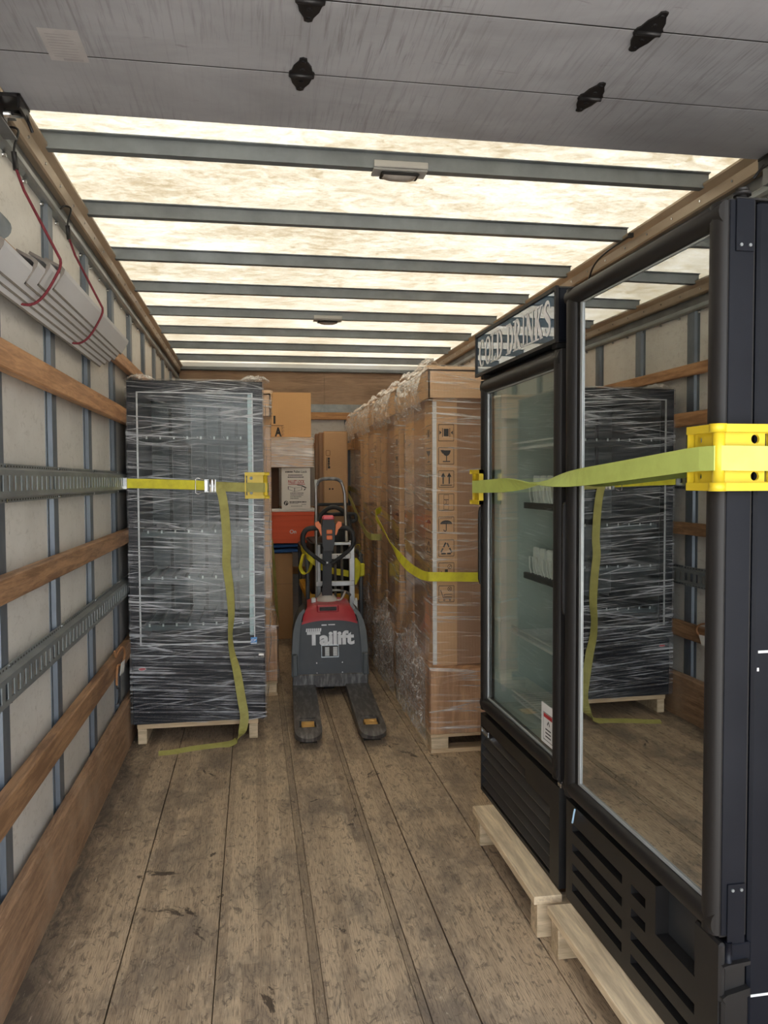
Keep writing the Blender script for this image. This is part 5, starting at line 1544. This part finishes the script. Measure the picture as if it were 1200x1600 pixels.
# ================================================================== HAND TRUCK
ht = thing('hand_truck', 'silver aluminium hand truck with an arched handle behind the pallet jack', 'hand truck', (.59, 5.75, 0))
hy = 5.75
lp_ = [(.452, hy, .10), (.452, hy, 1.33), (.455, hy, 1.385), (.475, hy, 1.425), (.510, hy, 1.440), (.595, hy, 1.440), (.632, hy, 1.422), (.650, hy, 1.385), (.662, hy, 1.33), (.675, hy, .98)]
part('handle_loop', MB().tube(smooth_path(lp_[:-1], 3) + [Vector(lp_[-1])], .0115, 10), 'alu', ht)
gp_ = [p for p in smooth_path(lp_[1:8], 5)]
part('grip_tape', MB().tube(gp_[6:-4], .0135, 10), mk('worn_grip', (.10, .10, .10), (.34, .34, .34), .6, .1, 30), ht, 'worn dark grip on the arched handle')
for x, z1 in ((.462, .96), (.712, .985)):
    part('side_rail', MB().box(x - .021, x + .021, hy - .008, hy + .022, .05, z1, .004), 'alu', ht)
for x in (.590, .640):
    part('centre_bar', MB().tube([(x, hy + .01, .10), (x, hy + .01, .96)], .0095, 8), 'alu', ht)
for z, hh in ((.655, .036), (.32, .036)):
    part('crossbar', MB().box(.445, .73, hy - .014, hy + .012, z, z + hh, .003), 'alu', ht)
part('top_bracket', MB().box(.575, .705, hy - .012, hy + .02, .955, .975, .003), 'alu', ht)
npl = part('name_bar', MB().box(.47, .705, hy - .018, hy - .006, .855, .893, .004), 'white_pl', ht, 'pale bar with dark lettering')
part('lettering', text_mb('NER', lambda u, v: (.600 + u, hy - .0188, .866 + v), .066, .018, .02), 'ink', npl)
ab_ = MB(); ab_.tube(smooth_path([(.475, hy - .02, .60), (.53, hy - .04, .622), (.60, hy - .05, .628), (.66, hy - .04, .615), (.70, hy - .02, .585)], 4), .010, 8)
part('curved_brace', ab_, 'alu', ht)
part('nose_plate', MB().box(.43, .745, hy - .24, hy, .012, .020, .002), 'alu', ht)
for x in (.405, .775):
    w_ = MB(); w_.cyl((x, hy + .05, .105), 'X', .105, .05, 24); wo_ = part('wheel', w_, 'rubber', ht); h_ = MB(); h_.cyl((x, hy + .05, .105), 'X', .06, .054, 16); part('hub', h_, 'white_pl', wo_)
part('axle', MB().cyl((.59, hy + .05, .105), 'X', .010, .36, 10), 'alu', ht)
part('stair_guard', MB().prism([(hy - .02, .36), (hy + .02, .36), (hy + .03, .54), (hy + .01, .56), (hy - .015, .54)], 'X', .724, .750), 'white_pl', ht)
part('stair_guard', MB().prism([(hy - .02, .36), (hy + .02, .36), (hy + .03, .54), (hy + .01, .56), (hy - .015, .54)], 'X', .424, .446), 'white_pl', ht)

# ================================================================== ELECTRIC PALLET JACK
pj = thing('pallet_jack', 'black and red electric pallet jack with two steel forks in the aisle', 'pallet jack', (.493, 5.17, 0), rz=math.radians(-2.2))
PJ = lambda n, mb, m, par=pj, **k: part(n, mb, m, par, local=True, **k)
for cx in (-.175, .175):
    fk = MB(); hw = .075
    fk.plate([cx - hw, cx - .046, cx + .046, cx + hw], [-.93, -.905, -.785, -.750, -.735, .02], lambda i, j: not (i == 1 and j in (1, 3)), .050, .082, lambda u, v, w: (u, v, w))
    # rounded, dipping toe
    def toe(u, v):
        a = math.pi * u
        return (cx + hw * math.cos(a) * (1 - .0 * v) * v, -.93 - .115 * math.sin(a) ** .8 * v, .082 - .020 * v ** 3 * math.sin(a))
    fk.grid(toe, 17, 7)
    def toe_s(u, v):
        a = math.pi * u
        return (cx + hw * math.cos(a), -.93 - .115 * math.sin(a) ** .8 * (1 - .12 * v), (.082 - .020 * math.sin(a)) * (1 - v) + .040 * v)
    fk.grid(toe_s, 17, 4)
    for sx in (-1, 1):
        fk.box(cx + sx * hw - .006 * (sx > 0), cx + sx * hw + .006 * (sx < 0), -.93, .02, .036, .060)
    f_ = PJ('fork', fk, 'scuffed')
    for ry in (-.878, -.815):
        PJ('load_roller', MB().cyl((cx, ry, .045), 'X', .040, .070, 20), 'amber_roller', f_)
    PJ('roller_well_shade', MB().box(cx - .047, cx + .047, -.93, -.73, .002, .004), 'ink', f_)  # black sheet standing in for the shade inside the roller opening
hl_ = MB(); hl_.box(-.250, .250, -.012, .03, .062, .150, .006); PJ('heel_plate', hl_, 'scuffed')
# body shell: fenders either side of a sloping front cover
lean = lambda z: (z - .14) * .16
def outline(sc=1.0):
    r = [(-.250, .14), (-.246, .30), (-.238, .42), (-.222, .475), (-.205, .486), (-.185, .486)]
    return r
bd2 = MB()
L_ = outline(); full = L_ + [(-x, z) for x, z in L_[::-1]]
P0 = [(x, lean(z) + .006, z) for x, z in full]; P1 = [(x * .97, .33, z) for x, z in full]
n_ = len(full)
bd2.add(P0 + P1, [list(range(n_)), list(range(n_, 2 * n_))[::-1]] + [[i, n_ + i, n_ + (i + 1) % n_, (i + 1) % n_] for i in range(n_)])
PJ('chassis', bd2, 'charcoal')
for s in (-1, 1):
    fe = MB()
    outer = [(.256, .14), (.252, .30), (.244, .42), (.228, .49), (.202, .545), (.170, .577)]
    inner = [(.212, .14), (.208, .30), (.200, .42), (.190, .49), (.178, .535), (.160, .560)]
    k = len(outer)
    A = [(s * x, lean(z) - .012, z) for x, z in outer]; B = [(s * x, lean(z) - .012, z) for x, z in inner]; C_ = [(s * x, .30, z) for x, z in outer]; D_ = [(s * x, lean(z) + .004, z) for x, z in inner]
    F_ = []
    for i in range(k - 1):
        F_ += [[i, i + 1, k + i + 1, k + i], [i, 2 * k + i, 2 * k + i + 1, i + 1], [k + i, k + i + 1, 3 * k + i + 1, 3 * k + i]]
    if s > 0: F_ = [f[::-1] for f in F_]
    fe.add(A + B + C_ + D_, F_)
    fe.box(s * .214, s * .252, -.022, .06, .14, .285, .008)
    PJ('fender', fe, 'charcoal_lt')
pn = MB(); pp = [(-.202, .145), (-.198, .30), (-.190, .42), (-.182, .495), (.182, .495), (.190, .42), (.198, .30), (.202, .145)]
pn.add([(x, lean(z) - .004, z) for x, z in pp] + [(x, lean(z) + .004, z) for x, z in pp], [list(range(8)), list(range(8, 16))[::-1]] + [[i, 8 + i, 8 + (i + 1) % 8, (i + 1) % 8] for i in range(8)])
cv = PJ('front_cover', pn, 'charcoal')
fp = lambda x, z, o=.0052: (lambda u, v: (x + u, lean(z + v) - o, z + v))
PJ('lettering', text_mb('Tailift', fp(-.152, .335), .315, .092, .045), 'letter_white', cv, label='worn white lettering')
st_ = MB()
for i in range(8): fillpoly(st_, [(i * .013, 0), (i * .013 + .010, 0), (i * .013 + .013, .022), (i * .013 + .003, .022)], fp(-.160, .424))
PJ('lettering_bar', st_, 'letter_white', cv, kind='stuff')
dk = MB(); fillpoly(dk, [(0, 0), (.035, 0), (.035, .008), (0, .008)], fp(-.055, .462)); fillpoly(dk, [(.045, .002), (.09, .002), (.09, .009), (.045, .009)], fp(-.055, .462)); PJ('small_decal', dk, 'letter_white', cv, kind='stuff')
pt_ = MB(); fillpoly(pt_, [(0, 0), (.115, 0), (.115, .082), (0, .082)], fp(-.058, .255)); ptp = PJ('rating_plate', pt_, 'galv_grey', cv)
pk_ = MB(); fillpoly(pk_, [(.004, .006), (.111, .006), (.111, .076), (.004, .076)], fp(-.058, .255, .0058)); PJ('plate_field', pk_, 'ink', ptp)
pw_ = MB()
for cx in (.024, .078):
    for k in range(9): fillpoly(pw_, [(cx, .010 + k * .0066), (cx + .028, .010 + k * .0066), (cx + .028, .0145 + k * .0066), (cx, .0145 + k * .0066)], fp(-.058, .255, .0062))
PJ('plate_print', pw_, 'white_pl', ptp, kind='stuff')
hp_ = MB(); hp_.add([fp(-.095, .150, .0065)(u, v) for u, v in ((0, 0), (.18, 0), (.18, .08), (0, .08))] + [fp(-.095, .150, .002)(u, v) for u, v in ((0, 0), (.18, 0), (.18, .08), (0, .08))], [(0, 1, 2, 3), (0, 4, 5, 1), (1, 5, 6, 2), (2, 6, 7, 3), (3, 7, 4, 0)])
hpo_ = PJ('access_panel', hp_, 'charcoal', cv)
sc_ = MB()
for u in (-.09, .08):
    for z in (.158, .222): sc_.cyl((u, lean(z) - .008, z), 'Y', .0045, .004, 8)
PJ('screws', sc_, 'chrome', hpo_, kind='stuff')
# red cap with its grab recess
rc = MB()
prof = [(.487, .186), (.50, .184), (.545, .172), (.572, .160), (.588, .150), (.596, .146), (.600, .144), (.604, .142)]
ydp = [-.010, -.008, .010, .026, .045, .075, .15, .31]
def capf(u, v):
    q = v * 7; i = int(min(q, 6)); t = q - i
    z = prof[i][0] + (prof[i + 1][0] - prof[i][0]) * t; w = prof[i][1] + (prof[i + 1][1] - prof[i][1]) * t; y = ydp[i] + (ydp[i + 1] - ydp[i]) * t
    s = 2 * u - 1
    return (s * w, lean(min(z, .56)) + y, z - .016 * abs(s) ** 3 + .010 * (1 - s * s) * (1 - v) )
rc.grid(capf, 21, 22)
for s in (-1, 1):
    rc.add([(s * w, lean(min(z, .56)) + y, z - .016) for (z, w), y in zip(prof, ydp)] + [(s * w, .32, z - .06) for (z, w) in prof], [[i, i + 1, 9 + i, 8 + i] if s < 0 else [8 + i, 9 + i, i + 1, i] for i in range(7)])
rco = PJ('top_cover', rc, 'red_plastic')
gr_ = MB(); gr_.box(-.083, .063, lean(.55) + .002, .12, .546, .598, .008); PJ('grab_surround', gr_, 'red_plastic', rco)
gw = MB(); gw.box(-.068, .050, lean(.55) - .002, .08, .556, .586, .006); PJ('grab_recess', gw, 'ink', rco)
# steering column and tiller head
PJ('boot', MB().tube([(-.006, .25, .58), (-.006, .25, .62), (-.006, .245, .645)], [.075, .068, .040], 18), 'ivory')
PJ('key_lever', MB().tube(smooth_path([(.06, .22, .605), (.085, .20, .61), (.105, .19, .64), (.115, .185, .672)], 4), .007, 8), 'ivory')
PJ('power_plug', MB().box(-.115, -.085, .20, .24, .585, .625, .006), 'white_pl')
cl = MB(); cl.bar((-.006, .245, .60), (-.006, .17, .97), .062, .045, (0, -1, 0)); clo = PJ('steering_column', cl, 'charcoal')
cl2 = MB(); cl2.bar((-.006, .255, .60), (-.006, .235, .70), .070, .055, (0, -1, 0)); PJ('column_socket', cl2, 'charcoal', clo)
PJ('column_label', MB().box(-.018, -.001, .166, .172, .865, .915), 'paper', clo)
hd_ = MB(); hd_.prism([(-.030, .955), (.030, .955), (.040, 1.0), (.045, 1.10), (.038, 1.165), (-.038, 1.165), (-.045, 1.10), (-.040, 1.0)], 'Y', .115, .185); hdo = PJ('tiller_head', hd_, 'black_plastic')
PJ('reverse_button', MB().box(-.040, .040, .110, .180, 1.162, 1.194, .010), 'pink_red', hdo, label='faded red belly button')
for z in (1.030, 1.068): PJ('push_button', MB().box(-.014, .026, .108, .118, z, z + .030, .005), 'orange_pl', hdo)
for s in (-1, 1):
    th_ = MB(); th_.prism([(s * .045, 1.060), (s * .055, 1.065), (s * .066, 1.10), (s * .090, 1.125), (s * .088, 1.148), (s * .066, 1.155), (s * .050, 1.13)], 'Y', .105, .15)
    PJ('throttle_wing', th_, 'orange_pl', hdo)
    lp2 = [(s * .040, .15, 1.108), (s * .105, .15, 1.108), (s * .145, .148, 1.098), (s * .166, .145, 1.070), (s * .172, .143, 1.035), (s * .165, .142, .990), (s * .135, .145, .950), (s * .080, .155, .905), (s * .02, .17, .862)]
    PJ('handle_loop', MB().tube(smooth_path(lp2, 4), [.018] * 20 + [.014] * 13, 10), 'rubber', hdo)
for s in (-1, 1):
    dw = MB(); dw.cyl((s * .19, .20, .04), 'X', .04, .035, 16); PJ('stabiliser_wheel', dw, 'rubber')
dw = MB(); dw.cyl((0, .20, .085), 'X', .085, .07, 20); PJ('drive_wheel', dw, 'rubber')

# ================================================================== THINGS ON THE LEFT WALL
# bundle of white corner boards hung in two elastic cords
VB = [(-.566, 2.094, 2.62, 3.90, .0), (-.580, 2.078, 2.50, 3.87, .0), (-.595, 2.062, 2.42, 3.88, .0), (-.610, 2.046, 2.16, 3.84, .0), (-.624, 2.030, 2.20, 3.80, .0), (-.637, 2.014, 2.06, 3.76, .0)]
vl = ('outermost white corner board of the bundle hung on the left wall', 'second white corner board of the hung bundle, just behind the outermost', 'third white corner board of the hung bundle', 'fourth white corner board of the hung bundle, reaching nearest the camera', 'fifth white corner board of the hung bundle', 'innermost white corner board of the hung bundle, against the wall')
for i, (cx, cz, ya, yb_, r) in enumerate(VB):
    th = .0085; l1 = .072; l2 = .078
    a1 = math.radians(152); a2 = math.radians(238)
    d1 = Vector((math.cos(a1), math.sin(a1))); d2 = Vector((math.cos(a2), math.sin(a2)))
    c = Vector((cx, cz)); inn = (d1 + d2).normalized()
    def offs(k):
        q = c + inn * k
        return [q + d1 * l1, q + d1 * .016, q + d1 * .004 + d2 * .004, q + d2 * .016, q + d2 * l2]
    o_ = offs(0); n2 = offs(th * 1.45)
    n2[0] = o_[0] + Vector((-d1.y, d1.x)) * th * (1 if Vector((-d1.y, d1.x)).dot(d2) > 0 else -1); n2[-1] = o_[-1] + Vector((-d2.y, d2.x)) * th * (1 if Vector((-d2.y, d2.x)).dot(d1) > 0 else -1)
    poly = [tuple(p) for p in o_ + n2[::-1]]
    t = thing('corner_board', vl[i], 'corner board', (cx, ya, cz), 'white corner boards hung on the left wall')
    part('board', MB().prism(poly, 'Y', ya + .001, yb_), 'vboard', t)
    nn_ = (o_[-1] - n2[-1]).normalized() * .0005
    part('lower_edge', MB().prism([tuple(o_[-1] - d2 * .005 + nn_), tuple(n2[-1] - d2 * .005 - nn_), tuple(n2[-1] + d2 * .0012 - nn_), tuple(o_[-1] + d2 * .0012 + nn_)], 'Y', ya, yb_), 'vboard_edge', t)
    part('cut_end', MB().prism(poly, 'Y', ya, ya + .0009), 'vboard_edge', t)
pd = thing('pipe', 'short grey pipe end poking from behind the corner boards', 'pipe', (-.655, 2.0, 2.10))
part('tube', MB().tube([(-.650, 1.75, 2.098), (-.650, 2.24, 2.098)], .030, 16), 'galv_grey', pd); part('bore', MB().tube([(-.650, 2.2395, 2.098), (-.650, 2.2405, 2.098)], .024, 16), 'ink', pd)
for y, lab in ((2.47, 'red elastic cord with a black hook round the near end of the corner boards'), (3.14, 'red elastic cord with a black hook round the far end of the corner boards')):
    t = thing('bungee_cord', lab, 'bungee cord', (-.66, y, 2.4), 'red elastic cords on the left wall')
    p_ = [(-.672, y, 2.350), (-.650, y + .01, 2.28), (-.561, y + .045, 2.094), (-.566, y + .05, 2.066), (-.605, y + .05, 1.995), (-.640, y + .05, 1.962), (-.672, y + .04, 1.958), (-.690, y + .03, 1.975)]
    pp_ = [Vector(p_[0]), Vector(p_[1])] + smooth_path(p_[2:], 4)
    part('cord', MB().tube(pp_, .0042, 8), 'red_cord', t)
    part('hook', MB().tube(smooth_path([(-.673, y, 2.350), (-.671, y - .004, 2.395), (-.662, y, 2.43), (-.664, y + .012, 2.455), (-.685, y + .015, 2.462), (-.700, y + .012, 2.448)], 4), .0035, 8), 'black_plastic', t)
    part('hook_sleeve', MB().tube([(-.669, y + .002, 2.335), (-.673, y - .001, 2.385)], .008, 8), 'black_plastic', t)
# short tan cord with a paper tag on the lowest slat
t = thing('bungee_cord', 'tan cord with a paper tag and wire hook looped over the lowest wooden slat', 'bungee cord', (-.655, 3.95, .55))
sx_ = -.650
part('cord', MB().tube(smooth_path([(sx_, 3.835, .632), (sx_, 3.86, .60), (sx_ + .004, 3.90, .612), (sx_ + .008, 3.96, .622), (sx_ + .008, 4.05, .60), (sx_ + .006, 4.08, .56), (sx_ + .004, 4.03, .53), (sx_ + .004, 3.95, .54), (sx_ + .004, 3.88, .55), (sx_ + .003, 3.86, .50), (sx_ + .003, 3.855, .465)], 4), .0055, 8), 'tan_cord', t)
part('wire_hook', MB().tube(smooth_path([(sx_ + .003, 3.855, .470), (sx_ + .003, 3.865, .445), (sx_ + .004, 3.90, .44), (sx_ + .004, 3.90, .40), (sx_ + .004, 3.875, .375), (sx_ + .004, 3.83, .380)], 4), .003, 6), 'black_plastic', t)
part('paper_tag', MB().prism([(3.90, .50), (4.02, .49), (4.05, .545), (3.95, .55)], 'X', sx_ + .010, sx_ + .0115), 'paper', t, 'white paper tag')
# black cable on the right roof rail
t = thing('black_cable', 'thin black cable drooping from the right roof rail above the refrigerators', 'cable', (1.70, 3.6, 2.5))
part('cable', MB().tube(smooth_path([(1.705, 3.40, 2.535), (1.700, 3.50, 2.531), (1.700, 3.62, 2.528), (1.700, 3.73, 2.515), (1.702, 3.80, 2.49), (1.704, 3.85, 2.44)], 5), .005, 6), 'black_plastic', t)
part('cable_clip', MB().box(1.695, 1.716, 3.385, 3.405, 2.525, 2.545, .002), 'black_plastic', t)
